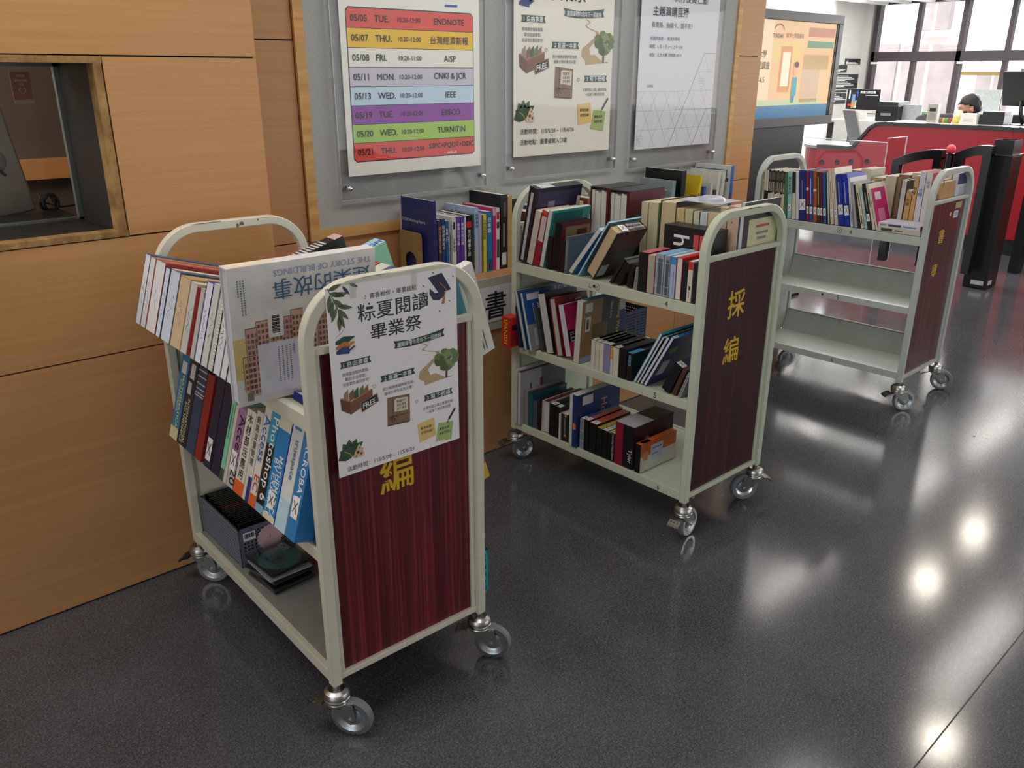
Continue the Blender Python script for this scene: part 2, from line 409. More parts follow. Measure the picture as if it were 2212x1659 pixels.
b = B(); b.lathe([(1.20, 1.46), (1.25, 1.52)], mat('#e6c36a', .8), seg=8, smooth=False); b.build('valance', um)
B().cyl((0, 0, 0), (0, 0, 1.95), .025, M_WHITE).build('pole', um)

# ledge along the alcove with its printed sign
lg = thing('wall_ledge', 'low wooden ledge cabinet along the wall under the posters', 'ledge', Matrix.Translation(((XC + XE) / 2, YW, 0)))
hx = (XE - XC) / 2
b = B()
for i in range(3):
    xa = -hx + 2 * hx * i / 3; b.box(xa + .0015, xa + 2 * hx / 3 - .0015, .004, .02, .004, .70, M_WOOD2)
b.box(-hx + .002, hx - .002, .02, .05, 0, .70, M_GROOVE); b.build('front_panel', lg)
B().box(-hx + .001, hx - .001, .0, YB - YW - .001, .704, .738, M_WOOD2).build('top_board', lg, bevel=.002)
B().box(hx - .02, hx - .001, .03, YB - YW - .001, 0, .70, M_WOOD2).build('end_panel', lg)
def wall_sign(name, x0, x1, z0, z1, ch, label, xs=None):
    o = thing(name, label, 'sign', Matrix.Translation((x0, YW, z0)))
    W_, H_ = x1 - x0, z1 - z0
    B().box(0, W_, -.004, .003, -.035, H_ + .035, mat('#a9ad9f', .5)).build('backing', o)
    b = B(); b.box(.012, W_ - .012, -.006, -.0045, 0, H_, mat('#d8d8dc', .5, var=.02))
    if ch: b.text(ch, .118, frame((xs, -.0065, .022), (1, 0, 0), (0, 0, 1)), M_INK, 'C', .013)
    b.build('sheet', o)
wall_sign('wall_sign', 1.96, 2.40, .570, .712, '書', 'white sign with one bold black character below the ledge of books', .128)
wall_sign('wall_sign', 2.50, 3.02, .570, .712, '', 'blank pale end of a white sign seen through the middle cart')

# ================================================================== BOOK CARTS
CW, CL, CT, CH, Z0 = .46, .868, .0255, 1.106, .14
CARTS = [(.747, 1.449, 1.548), (2.086, 1.443, 1.576), (3.784, 1.481, 1.588)]
def cart_matrix(i):
    x, y, th = CARTS[i]
    return Matrix.Translation((x, y, 0)) @ Matrix.Rotation(th - math.pi / 2, 4, 'Z')
CM = [cart_matrix(i) for i in range(3)]

def u_profile(inset, r):
    W_, H_ = CW - inset, CH - inset; x0 = inset
    pts = [(x0, Z0)]; n = 20
    for i in range(n + 1):
        a = math.pi - math.pi / 2 * i / n; pts.append((x0 + r + r * math.cos(a), H_ - r + r * math.sin(a)))
    for i in range(n + 1):
        a = math.pi / 2 - math.pi / 2 * i / n; pts.append((W_ - r + r * math.cos(a), H_ - r + r * math.sin(a)))
    pts.append((W_, Z0))
    return pts
def end_frame_mesh(m, chips, seed):
    rnd = random.Random(seed)
    b = B(); o_, i_ = u_profile(0, .128), u_profile(CT, .128 - CT); k = b.mi(m)
    V = {}
    for nm, pr, y in (('of', o_, 0), ('if', i_, 0), ('ob', o_, CT), ('ib', i_, CT)):
        V[nm] = [b.bm.verts.new((p[0], y, p[1])) for p in pr]
    n = len(o_)
    for i in range(n - 1):
        for a, c in (('of', 'if'), ('if', 'ib'), ('ib', 'ob'), ('ob', 'of')):
            b.bm.faces.new([V[a][i], V[a][i + 1], V[c][i + 1], V[c][i]]).material_index = k
    for i in (0, n - 1): b.bm.faces.new([V['of'][i], V['if'][i], V['ib'][i], V['ob'][i]]).material_index = k
    for (x, z, sx, sz) in chips:   # paint chips, thin patches
        pts = [(x + sx * (.5 + .5 * rnd.random()) * math.cos(a), z + sz * (.5 + .5 * rnd.random()) * math.sin(a)) for a in [j * math.pi / 5 for j in range(10)]]
        b.poly([(p[0], -.0006, p[1]) for p in pts], M_CHIP)
    return b
def caster(parent, x, y, yaw, m_pedal=M_DSTEEL):
    M = Matrix.Translation((x, y, 0)) @ Matrix.Rotation(yaw, 4, 'Z')   # local +x = trail direction
    b = B()
    b.cyl((0, 0, .118), (0, 0, Z0 + .002), .009, M_DSTEEL, 6)
    b.lathe([(0, .126), (.012, .126), (.020, .1285), (.029, .1235), (.0325, .116), (.0325, .110), (.029, .1065), (.0315, .104), (.0315, .100), (.029, .098), (.030, .0955), (.028, .092), (.02, .090), (0, .090)], M_STEEL, seg=24)
    for s in (-1, 1):
        pr = [(-.026, .092), (.022, .096), (.044, .092), (.050, .060), (.046, .044), (.036, .038), (.024, .048), (-.012, .078)]
        Mx = frame((0, s * .0165, 0), (1, 0, 0), (0, 0, 1))
        b.prism(pr, -.0012, .0012, M_STEEL, Mx)
        b.cyl((.036, s * .0175, .0505), (.036, s * .022, .0505), .006, M_CHROME, 10)
        b.cyl((.012, s * .0175, .082), (.012, s * .0195, .082), .003, M_DSTEEL, 8)
    b.box(-.02, .044, -.0165, .0165, .092, .096, M_STEEL)
    c = b.build('caster', parent, M); c.data.set_sharp_from_angle(angle=R(32))
    b = B(); Mw = frame((.036, 0, .051), (1, 0, 0), (0, 0, 1))
    Mw = Mw @ Matrix.Translation((0, 0, 0))
    ml = [M_HUB, M_HUB, M_HUB, M_CHROME, M_RUBBER, M_RUBBER, M_RUBBER, M_RUBBER, M_RUBBER, M_CHROME, M_HUB, M_HUB, M_HUB]
    b.lathe([(0, -.008), (.014, -.008), (.024, -.004), (.029, -.006), (.033, -.010), (.037, -.012), (.047, -.012), (.051, -.007), (.051, .007), (.047, .012), (.037, .012), (.033, .010), (.029, .006), (.024, .004)], ml, Mw, 32)
    b.lathe([(.024, .004), (.014, .008), (0, .008)], M_HUB, Mw, 32)
    wo_ = b.build('wheel', c); wo_.data.set_sharp_from_angle(angle=R(24))
    b = B()
    Mp = frame((-.028, 0, .092), (1, 0, 0), (0, 0, 1))
    b.box(-.046, -.018, -.008, .008, .086, .089, M_DSTEEL)
    b.prism([(-.004, .000), (-.020, -.002), (-.036, -.012), (-.040, -.018), (-.034, -.018), (-.02, -.009), (-.004, -.006)], -.021, .021, m_pedal, Mp)
    for k in range(3): b.box(-.058 - .0, -.042, -.013 + k * .012, -.010 + k * .012, .0885 - .004, .0895 - .002, M_STEEL)
    b.build('brake_pedal', c)
    return c

def make_cart(i, m, mpanel, label, vshelf, casters, chars, chips, marks):
    o = thing('book_cart', label, 'book cart', CM[i], 'steel book carts'); o['label'] = label
    fr = end_frame_mesh(m, chips[0], i).build('end_frame', o, None, .003)
    fr2 = end_frame_mesh(m, chips[1], i + 9).build('end_frame', o, Matrix.Translation((0, CL - CT, 0)), .003)
    for ff_ in (fr, fr2):
        ff_.data.shade_smooth(); ff_.data.set_sharp_from_angle(angle=R(35))
    for e, y0 in ((0, .0), (1, CL - CT)):
        b = B(); b.box(CT, CW - CT, y0 + .006, y0 + CT - .002, .957, .972, m); b.box(CT, CW - CT, y0 + .006, y0 + CT - .002, .150, .166, m)
        for xx in (CT, CW - CT - .013): b.box(xx, xx + .013, y0 + .010, y0 + CT - .003, .166, .957, m)
        b.build('crossbar', fr if e == 0 else fr2, None if e == 0 else Matrix.Translation((0, -(CL - CT), 0)), .0015)
        b = B(); b.box(CT + .012, CW - CT - .012, y0 + .016 if e == 0 else y0 + .004, y0 + .021 if e == 0 else y0 + .009, .164, .960, mpanel if e == 0 else m)
        pn = b.build('end_panel', o)
        if e == 0:
            for ch, cx, cz, sz, bold in chars:
                b = B(); b.text(ch, sz, frame((cx, .0155, cz), (1, 0, 0), (0, 0, 1)), M_YEL, 'C', bold, 'C'); b.build('lettering', pn)
    specs = [(.827, .790), (.505, .474), (.176, .146)]
    if i == 2: specs = [(.822, .782), (.500, .470), (.188, .156)]
    for k, (zt, zb) in enumerate(specs):
        b = B(); y0, y1 = .0222, CL - .0222
        b.box(.0015, .018, y0, y1, zb, zt, m)
        md = mat('#8f8f8a', .42, var=.06) if k == 2 and i == 0 else m
        if i == 2 and k > 0:
            b.prism([(.018, zt - .004 - (.008 if k == 2 else 0)), (.40, zt - .045), (.438, zt + .062), (.452, zt + .064), (.452, zt + .052), (.446, zt + .052), (.41, zt - .055), (.018, zt - .016)], -y1, -y0, m, frame((0, 0, 0), (1, 0, 0), (0, 0, 1)))
            b.box(.438, .4585, y0, y1, zt + .053, zt + .0655, mat('#7c7a68', .6, var=.3))
        else:
            b.box(CW - .018, CW - .0015, y0, y1, zb, zt, m)
            dz = .070 if (vshelf and k < 2) else 0
            if dz:
                b.prism([(.018, zt - .001), (.23, zt - dz), (CW - .018, zt - .001), (CW - .018, zt - .010), (.23, zt - dz - .010), (.018, zt - .010)], -y1, -y0, m, frame((0, 0, 0), (1, 0, 0), (0, 0, 1)))
            else:
                b.box(.018, CW - .018, y0, y1, zt - .012, zt - .001, md)
        sh = b.build('shelf', o, None, .0012)
        for (kk, uu, txt, sz) in marks:
            if kk == k:
                b = B(); b.text(txt, sz, frame((.0008, uu, (zt + zb) / 2), (0, -1, 0), (0, 0, 1)), M_INK, 'C', 0, 'C'); b.build('handwriting', sh)
    for (x, y, yaw, mp_) in casters: caster(o, x, y, yaw, mp_)
    return o
h = CT / 2
def yawof(dx, dy): return math.atan2(dy, dx)
make_cart(0, M_CREAM, M_RED, 'cream book cart with an event poster taped over its red wood end', True,
    [(h, h, yawof(.62, -.78), M_DSTEEL), (CW - h, h, yawof(.62, -.78), M_DSTEEL), (h, CL - h, yawof(.7, -.7), M_BLACK), (CW - h, CL - h, yawof(.5, -.8), M_DSTEEL)],
    [('採', .212, .80, .105, .012), ('編', .213, .632, .098, .012)],
    ([(.17, 1.1045, .05, .001)], [(.255, 1.092, .010, .008), (.243, 1.088, .006, .008), (.305, 1.098, .005, .003), (.16, 1.1045, .05, .0015)]), [])
make_cart(1, M_CREAM_GREENLIT, M_PLUM, 'cream book cart tinted by greenish light, crowded with boxed media and slanting books', False,
    [(h, h, yawof(.99, .12), M_DSTEEL), (CW - h, h, yawof(-.8, .55), M_DSTEEL), (h, CL - h, yawof(.92, -.38), M_DSTEEL), (CW - h, CL - h, yawof(.9, .2), M_DSTEEL)],
    [('採', .217, .795, .100, .012), ('編', .211, .638, .095, .012)],
    ([(.235, 1.103, .062, .0022), (.12, 1.07, .004, .004)], [(.3, 1.104, .08, .0012)]),
    [(0, .465, '丄', .020), (0, .445, '●', .015), (0, .430, '⊗', .016), (0, .135, '4', .026), (1, .155, '5', .028), (2, .115, '6', .024)])
make_cart(2, M_PALE, M_BROWN, 'pale grey book cart with empty lower shelves near the red desk', False,
    [(h, h, yawof(.75, -.66), M_DSTEEL), (CW - h, h, yawof(.45, -.9), M_DSTEEL), (h, CL - h, yawof(.8, -.5), M_BLACK), (CW - h, CL - h, yawof(.8, -.5), M_BLACK)],
    [('書', .211, .802, .070, .004), ('庫', .198, .646, .065, .004)],
    ([(.08, 1.05, .006, .02), (.004, .9, .003, .05), (.2, 1.104, .06, .001)], [(.1, 1.09, .004, .006)]),
    [(0, .40, '⊗', .018), (0, .345, '4', .026), (1, .44, '●', .015), (1, .36, '5', .030), (2, .345, '6', .030)])
# small stickers on the far cart's end panel
def cart_sticker(i, v, z, w_, h_, m, name, label, txt=None, round_=False):
    o = thing(name, label, 'sticker', CM[i] @ Matrix.Translation((v, .0155, z)))
    b = B(); F_ = frame((0, 0, 0), (1, 0, 0), (0, 0, 1))
    if round_: b.disc((0, 0, 0), w_ / 2, m, F_)
    else: b.box(-w_ / 2, w_ / 2, -.0004, .0003, -h_ / 2, h_ / 2, m)
    if txt: b.text(txt, h_ * .62, frame((0, -.0008, 0), (1, 0, 0), (0, 0, 1)), M_INKB, 'C', .02, 'C')
    b.build('face', o)
cart_sticker(2, .352, .930, .070, .028, mat('#b7a978', .5), 'asset_plate', 'tan inventory plate at the top of the far cart end panel')
cart_sticker(2, .336, .890, .050, .032, mat('#d6dce4', .5), 'number_label', 'small white number label under the tan plate on far cart', '027')
cart_sticker(2, .272, .896, .018, .018, mat('#e3cf62', .5), 'dot_sticker', 'round yellow dot sticker on the far cart end panel', None, True)

# ================================================================== BOOKS
PG = {}
def pages(col):
    if len(col) == 4: col = '#' + ''.join(ch * 2 for ch in col[1:])
    if col not in PG:
        PG[col] = grain('page_edges_' + col.strip('#'), ''.join(['#'] + ['%02x' % max(0, int(int(col[1 + 2 * i:3 + 2 * i], 16) * .92)) for i in range(3)]), col, (420, 3, 3), .85, 2, .3, .7, .1, spec=.15)
    return PG[col]
def bookM(i, u, v, z, T, lean=0, tilt=0, yaw=0):
    a = R(lean)
    return CM[i] @ Matrix.Translation((v, u, z)) @ Matrix.Rotation(-math.pi / 2, 4, 'Z') @ Matrix.Rotation(R(yaw), 4, 'Z') @ Matrix.Rotation(-R(tilt), 4, 'X') @ Matrix.Translation((0, 0, max(0, T * math.sin(a)))) @ Matrix.Rotation(a, 4, 'Y')
MC_ = lambda c, r=.38: mat(c, r, var=.07, scale=25)

def book(M, T, H, D, kind, cov, pg='#ddd8cc', label='', group=None, cat='book', hard=False, near=(), front=(), top=(), txt=(), sticker=None, name='book', spine=None):
    """local: x thickness, y depth from the visible face, z height.  kind: s spine out, f pages out, u spine on top, c closed case"""
    o = thing(name, label, cat, M, group)
    mc = MC_(cov); msp = MC_(spine) if spine else mc
    c = min(.003 if hard else .0012, T * .18); r = .004 if hard else .0008
    b = B()
    if kind == 'c':
        b.box(0, T, 0, D, 0, H, mc)
        b.box(T * .5 - .0006, T * .5 + .0006, -.0004, .002, .004, H - .004, M_INK)
        cv = b
    else:
        b.box(0, c, 0, D, 0, H, mc); b.box(T - c, T, 0, D, 0, H, mc)
        if kind == 's':
            b.box(c, T - c, 0, c, 0, H, msp)
            pb = (c, T - c, c, D - r, r, H - r)
        elif kind == 'f':
            b.box(c, T - c, D - c, D, 0, H, msp)
            pb = (c, T - c, r, D - c, r, H - r)
        else:
            b.box(c, T - c, 0, D, H - c, H, msp)
            pb = (c, T - c, r, D - r, r, H - c)
        cv = b
    Fn = lambda x, y0=0, z0=0: frame((x, y0, z0), (0, 1, 0), (0, 0, 1))
    for ni, nr_ in enumerate(near):     # printed areas on the near cover, fractions (optional 6th value: layer)
        y0, y1, z0, z1, col = nr_[:5]
        xo = T + .0003 + .00012 * (nr_[5] if len(nr_) > 5 else min(ni, 6))
        b.poly([(xo, y0 * D, z0 * H), (xo, y1 * D, z0 * H), (xo, y1 * D, z1 * H), (xo, y0 * D, z1 * H)], MC_(col))
    for (x0, x1, z0, z1, col) in front:    # printed areas on the visible narrow face
        b.poly([(x0 * T, -.0004, z0 * H), (x1 * T, -.0004, z0 * H), (x1 * T, -.0004, z1 * H), (x0 * T, -.0004, z1 * H)], MC_(col))
    for (x0, x1, y0, y1, col) in top:
        b.poly([(x0 * T, y0 * D, H + .0004), (x1 * T, y0 * D, H + .0004), (x1 * T, y1 * D, H + .0004), (x0 * T, y1 * D, H + .0004)], MC_(col))
    for t in txt:   # (face, string, size, a, b, colour, style)
        face, s_, sz, a_, bb_, col = t[:6]; al = t[6] if len(t) > 6 else 'L'; mt_ = mat(col, .5, var=0)
        if face == 'spine_down': b.text(s_, sz, frame((a_ * T, -.0008, bb_ * H), (0, 0, -1), (1, 0, 0)), mt_, al, .006, 'C', maxlen=bb_ * H - .008)
        elif face == 'spine_v':
            b.text('\n'.join(s_), sz, frame((a_ * T, -.0008, bb_ * H), (1, 0, 0), (0, 0, 1)), mt_, 'C', .006, 'T')
        elif face == 'near': b.text(s_, sz, frame((T + .0014, a_ * D, bb_ * H), (0, 1, 0), (0, 0, 1)), mt_, al, .004, 'C')
        elif face == 'near_inv': b.text(s_, sz, frame((T + .0014, a_ * D, bb_ * H), (0, -1, 0), (0, 0, -1)), mt_, al, .002, 'C')
        elif face == 'near_down': b.text(s_, sz, frame((T + .0014, a_ * D, bb_ * H), (0, 0, -1), (0, 1, 0)), mt_, al, .004, 'C', maxlen=bb_ * H - .008)
        elif face == 'top': b.text(s_, sz, frame((a_ * T, bb_ * D, H + .0008), (0, 1, 0), (-1, 0, 0)), mt_, al, .004, 'C', maxlen=D * (1 - bb_) - .006)
    cvo = b.build('case' if kind == 'c' else 'cover', o)
    if kind != 'c': B().box(*pb, pages(pg)).build('page_block', o)
    if sticker:      # white call label with a pen cross, on the narrow face at fraction z or on top
        fc, z, hh = sticker; b = B(); w0 = min(.86 * T, .03); x0 = T / 2 - w0 / 2
        if fc == 'front':
            b.poly([(x0, -.0014, z), (x0 + w0, -.0014, z), (x0 + w0, -.0014, z + hh), (x0, -.0014, z + hh)], M_WHITE)
            Q = lambda p: (x0 + p[0] * w0, -.0019, z + p[1] * hh)
        else:
            b.poly([(x0, z, H + .0008), (x0 + w0, z, H + .0008), (x0 + w0, z + hh, H + .0008), (x0, z + hh, H + .0008)], M_WHITE)
            Q = lambda p: (x0 + p[0] * w0, z + p[1] * hh, H + .0012)
        e = .05
        for (p, q) in (((.2, .25), (.8, .8)), ((.2, .8), (.8, .25))): b.poly([Q((p[0] - e, p[1])), Q((p[0] + e, p[1])), Q((q[0] + e, q[1])), Q((q[0] - e, q[1]))], M_INK)
        b.build('call_label', o)
    return o
def lab(desc, n, place): return desc + ', ' + ORD[n] + ' ' + place

# ---------------------------------------------------------------- cart 1, top shelf (spines up, page ends towards the aisle)
P1 = 'from wall end, top shelf, poster cart'
G1 = 'books tipped back on the top shelf of the poster cart'
rows = [  # u_wall_end, u_near_end, cover, page, height, depth, description, extras
    (.818, .780, '#2d5a80', '#dfe2ea', .188, .225, 'white-edged paperback with worn blue spine up', {}),
    (.778, .740, '#a8794a', '#d9dbe4', .186, .22, 'pale-edged paperback with tan spine up', {}),
    (.736, .668, '#a5433c', '#e0dfe2', .186, .232, 'thick paperback with red title spine up', dict(txt=[('top', 'MICROSOFT PROGRAMMING', .021, .55, .10, '#f3e4dc')])),
    (.664, .632, '#1b1c22', '#cfdcf0', .178, .20, 'bluish-edged book in black covers', {}),
    (.628, .565, '#40587c', '#ccd6e6', .180, .215, 'thick bluish-edged book with navy-cream spine', dict(top=[(0, .5, 0, 1, '#d8cdae')])),
    (.561, .496, '#b99a63', '#cfb592', .176, .20, 'yellowed tan-edged thick book', {}),
    (.492, .455, '#c9c6b6', '#c6c5c0', .172, .19, 'grey-edged paperback beside the red-striped one', {}),
    (.451, .434, '#8c1b28', '#8c1b28', .166, .19, 'thin dark red book', {}),
    (.430, .407, '#b8b6a8', '#bdbcb6', .168, .19, 'thin grey-edged book', {}),
    (.403, .367, '#1f2394', '#dcdde8', .190, .24, 'white-edged book with glossy royal blue spine up', dict(near=[(0, 1, .78, 1, '#1f2394')])),
    (.363, .330, '#c8c9c0', '#d0d0ca', .192, .22, 'pale grey covered magazine with small black print', dict(near=[(.1, .4, .75, .85, '#8b8b86')])),
    (.326, .296, '#24221f', '#c9c8c2', .190, .22, 'book with black and white zebra-striped edge', dict(front=[(.55, 1, z / 24, z / 24 + .02, '#d8d8d4') for z in range(1, 24)])),
    (.292, .258, '#d8d7d2', '#d9dbe2', .196, .22, 'plain white paperback', {}),
    (.255, .222, '#35343a', '#d9dae2', .200, .22, 'white-edged paperback in dark covers', {}),
    (.218, .196, '#d6d5d4', '#dcdde4', .200, .23, 'thin white paperback', {}),
]
for n, (ua, ub, cv, pg, H_, D_, ds, ex) in enumerate(rows):
    o = book(bookM(0, ua, -.080, .868, ua - ub, 0, 17), ua - ub - .001, H_, D_, 'u', cv, pg, lab(ds, n + 1, P1), G1, **ex)
    if ua - ub > .03 and n not in (11,):
        b = B(); rnd = random.Random(n); T_ = ua - ub
        for k in range(9):
            x0, z0 = T_ * (.3 + .35 * rnd.random()), H_ * (.30 + .04 * k) + .004 * rnd.random(); ang = rnd.random() * 3.1; l = .003 + .004 * rnd.random()
            dx, dz = l * math.cos(ang), l * math.sin(ang); nx, nz = -math.sin(ang) * .0006, math.cos(ang) * .0006
            b.poly([(x0 - dx + nx, .0004, z0 - dz + nz), (x0 + dx + nx, .0004, z0 + dz + nz), (x0 + dx - nx, .0004, z0 + dz - nz), (x0 - dx - nx, .0004, z0 - dz - nz)], M_INKB if n % 4 else M_INK)
        b.build('pen_mark', o)
# pen marks on the page ends are part of those pages; the large picture book leaning in front
sb_near = [(-.0, .11, .20, .50, '#d6c07c', 0), (.26, .42, .30, .56, '#d9c184', 0), (.62, .9, .12, .60, '#d3b87c', 0)]
wings = [(.05, .10, .36, '#d8b394'), (.08, .06, .56, '#c9a096'), (.15, .16, .60, '#d2a898'), (.24, .30, .48, '#c8a98c'), (.31, .24, .60, '#c99a92'), (.38, .05, .64, '#d0ab92'), (.47, .10, .52, '#d8b890'), (.56, .06, .60, '#cda68e'), (.70, .10, .66, '#c89a88'), (.84, .10, .62, '#d0aa94')]
for wi, (bx, z0, z1, cw) in enumerate(wings):
    wd = .085; sb_near.append((bx, bx + wd, z0, z1, cw, 1 + wi % 2)); sb_near.append((bx, bx + .004, z0, z1, '#8a6a5c', 3)); sb_near.append((bx, bx + wd, z1, z1 + .006, '#7a5a4c', 3))
    k = 0
    while z0 + .02 + k * .042 < z1 - .03:
        for c in range(3): sb_near.append((bx + .010 + c * .025, bx + .026 + c * .025, z0 + .018 + k * .042, z0 + .044 + k * .042, ['#7b5a50', '#8f7064', '#6e5048'][(k + c + wi) % 3], 4))
        if k % 3 == 0: sb_near.append((bx - .012, bx + .0, z0 + .03 + k * .042, z0 + .034 + k * .042, '#8a6a5c', 3))
        k += 1
sb_near += [(.23, .33, .47, .67, '#e6e4e2', 6), (.15, .43, .05, .435, '#dcdcea', 6)]
sb_near += [(.255, .305, .50 + .012 * k, .507 + .012 * k + .003 * (k % 2), '#2a2927', 8) for k in range(11)]
sb_near += [(.385 - j * .026, .393 - j * .026, .40 - .016 * (k + 1), .409 - .016 * (k + 1), '#73737f', 8) for j in range(5) for k in range(17 if j else 5)]
sb_near += [(.055 + .018 * j, .063 + .018 * j, .90 - .017 * k, .911 - .017 * k, '#6f7686', 6) for j in range(3) for k in range(15 if j else 7)]
sb_near += [(.06, .10, .03, .09, '#7b7b78', 6)]
book(bookM(0, .185, -.085, .829, .034, 3), .034, .302, .345, 'u', '#dddcda', '#d3d7e2', 'large white picture book standing spine-up with upside-down title', None, hard=True, near=sb_near,
     txt=[('near_inv', 'THE STORY OF BUILDINGS', .0195, .965, .925, '#8d9cc0'), ('near_inv', '建築的故事', .0475, .955, .805, '#3a6d94')], top=[(.1, .9, .03, .3, '#e6dcc0')])
book(Matrix(CM[0]) @ Matrix.Translation((.035, .145, .8235)) @ Matrix.Rotation(-math.pi / 2, 4, 'Z') @ Matrix.Rotation(R(-18.3), 4, 'X'), .110, .016, .165, 's', '#1c1f80', '#d8d8de', 'royal blue book lying flat under the white picture book', None)
# back row of cart 1, tipped the other way
P1b = 'in the back row, top shelf of poster cart'
def bookMb(i, u, v, z, T, tilt): return bookM(i, u, v, z, T, 0, tilt)
book(bookMb(0, .69, .265, .790, .05, -17), .048, .20, .27, 'u', '#1f2126', '#d9cfc0', 'dark book with zebra patterned spine sticking out behind white picture book', None,
     top=[(0, 1, .1 + k * .045, .125 + k * .045, '#c9cbcf') for k in range(16)] + [(0, 1, .9, 1, '#d8b8b4')])
book(bookMb(0, .60, .265, .780, .06, -17), .058, .19, .22, 'u', '#c9b48a', '#d8cbb0', 'tan book between zebra spine and green file', None)
book(bookMb(0, .53, .270, .775, .055, -18), .055, .205, .31, 'u', '#8fcfae', '#e2e6e0', 'mint green file with pale blue spine rising behind poster', None, spine='#9fd0ee', txt=[('top', 'GFI', .03, .7, .86, '#2b4c63')])
for k, (cv, ds) in enumerate([('#b04a3c', 'brick red paperback'), ('#d8d6cc', 'cream paperback'), ('#3b5a7c', 'slate blue paperback')]):
    book(bookMb(0, .45 - k * .05, .265, .775, .045, -17), .043, .19, .24, 'u', cv, '#ddd8cc', ds + ' hidden low between green file and poster', None)
bl = [(.30, .82, .42, .95, '#5fb0c8')] + [(.34 + k * .035, .352 + k * .035, .45, .78, '#27485c') for k in range(11)] + [(.80 + k * .03, .808 + k * .03, .05, .38, '#555') for k in range(5)]
bl = [(a, b_, c, d_, e if len(e) > 4 else '#555555') for a, b_, c, d_, e in bl]
book(bookMb(0, .075, .262, .775, .03, -17), .028, .235, .285, 'u', '#e2e0da', '#dcdde0', 'white booklet with cyan photo cover behind the poster edge', None, near=bl)

# ---------------------------------------------------------------- cart 1, middle shelf (spines out, tipped back)
P2 = 'from wall end, middle shelf, poster cart'
G2 = 'books tipped back on the middle shelf of the poster cart'
X = lambda z, hh: ('front', z, hh)
rows = [
    (.822, .766, '#2f7fa8', .245, .19, 'light blue handbook with cream spine foot', dict(front=[(0, 1, 0, .14, '#d9d3a8'), (.2, .8, .78, .92, '#dfe4ea')], txt=[('spine_down', 'MATHEMATICAL', .022, .62, .76, '#e9e27c'), ('spine_down', 'ECONOMICS', .016, .35, .70, '#d8e4ee')], near=[(0, .5, .3, .95, '#7a5c9a')])),
    (.763, .702, '#23283c', .245, .19, 'dark navy handbook with white spine labels', dict(front=[(.25, .75, .78, .95, '#d8d8d8'), (.2, .6, .60, .74, '#c9ccd0')], txt=[('spine_down', 'INTERNATIONAL', .022, .62, .55, '#cfcf9c'), ('spine_down', 'ECONOMICS', .022, .32, .50, '#cfcf9c')])),
    (.699, .640, '#2f4468', .24, .18, 'slate blue hardback ringed with silver bands', dict(hard=True, front=[(0, 1, z, z + .016, '#b9bcc0') for z in (.95, .88, .80, .74, .69, .66)])),
    (.637, .590, '#8f2a2a', .235, .17, 'brick red hardback with worn foot', dict(hard=True)),
    (.575, .527, '#1b2340', .245, .18, 'navy hardback with low white call label', dict(hard=True, sticker=X(.02, .06))),
    (.524, .474, '#171f42', .245, .18, 'plain navy hardback next to the mint spine', dict(hard=True)),
    (.471, .448, '#7fd0ac', .25, .19, 'slim mint green paperback', dict(front=[(0, 1, 0, .12, '#3c4640')], txt=[('spine_down', 'CONTEMPORARY', .011, .5, .80, '#2a4a40')])),
    (.445, .428, '#cfcbc0', .205, .18, 'thin cream paperback', {}),
    (.426, .385, '#a878a8', .205, .18, 'purple database manual with white call label', dict(txt=[('spine_down', 'Access 20', .046, .72, .92, '#221a24')], front=[(0, 1, 0, .30, '#b9b6b4')], sticker=X(.045, .05))),
    (.382, .332, '#dad8ca', .215, .18, 'white manual with black characters and orange foot', dict(front=[(0, 1, 0, .16, '#e0622a')], txt=[('spine_v', '木材部活應用', .027, .5, .96, '#1c1c1c')])),
    (.330, .296, '#d6d5c9', .225, .18, 'white manual with grey characters and navy foot', dict(front=[(.45, 1, 0, .28, '#2c2f80')], txt=[('spine_v', '網路流量管理', .020, .45, .95, '#4a4a48')])),
    (.294, .261, '#dcdbd0', .245, .18, 'white manual with blue lettering and orange foot', dict(front=[(0, 1, 0, .12, '#e0622a')], txt=[('spine_down', 'Access', .042, .62, .93, '#2a67b8'), ('spine_down', 'EC', .036, .60, .32, '#c8303a')])),
    (.258, .219, '#2aa0c8', .255, .18, 'manual fading from blue to black spine', dict(front=[(0, 1, .08, .66, '#15161a'), (0, 1, 0, .08, '#7fb0cc')], txt=[('spine_down', 'Photoshop 6', .040, .6, .92, '#e8eef2')])),
    (.217, .158, '#1d86cc', .255, .19, 'bright blue programming manual with cream top', dict(front=[(0, 1, .86, 1, '#e0dcc4'), (0, 1, 0, .06, '#dcd6b8')], txt=[('spine_down', 'MATHEMATICA', .030, .68, .62, '#e9f1f6'), ('spine_down', 'BY EXAMPLE', .028, .34, .58, '#e9f1f6')], near=[(0, .9, 0, 1, '#2540a8'), (.05, .6, .3, .62, '#6b3aa0')], sticker=X(.03, .04))),
    (.154, .103, '#dde1e2', .265, .19, 'white manual with pale blue spine print', dict(front=[(0, 1, 0, .28, '#b9dcec'), (.2, .8, .90, .97, '#2f86b8')], txt=[('spine_down', 'truespace', .024, .55, .82, '#55708a')])),
    (.100, .056, '#2a80be', .25, .19, 'blue manual nearest the front leg', dict(txt=[('spine_down', 'ACROBAT', .030, .6, .92, '#e9f1f6')], sticker=X(.05, .05))),
]
for n, (ua, ub, cv, H_, D_, ds, ex) in enumerate(rows):
    book(bookM(0, ua, -.036, .5225, ua - ub, 0, 17), ua - ub - .001, H_, D_, 's', cv, '#ddd9cf', lab(ds, n + 1, P2), G2, **ex)
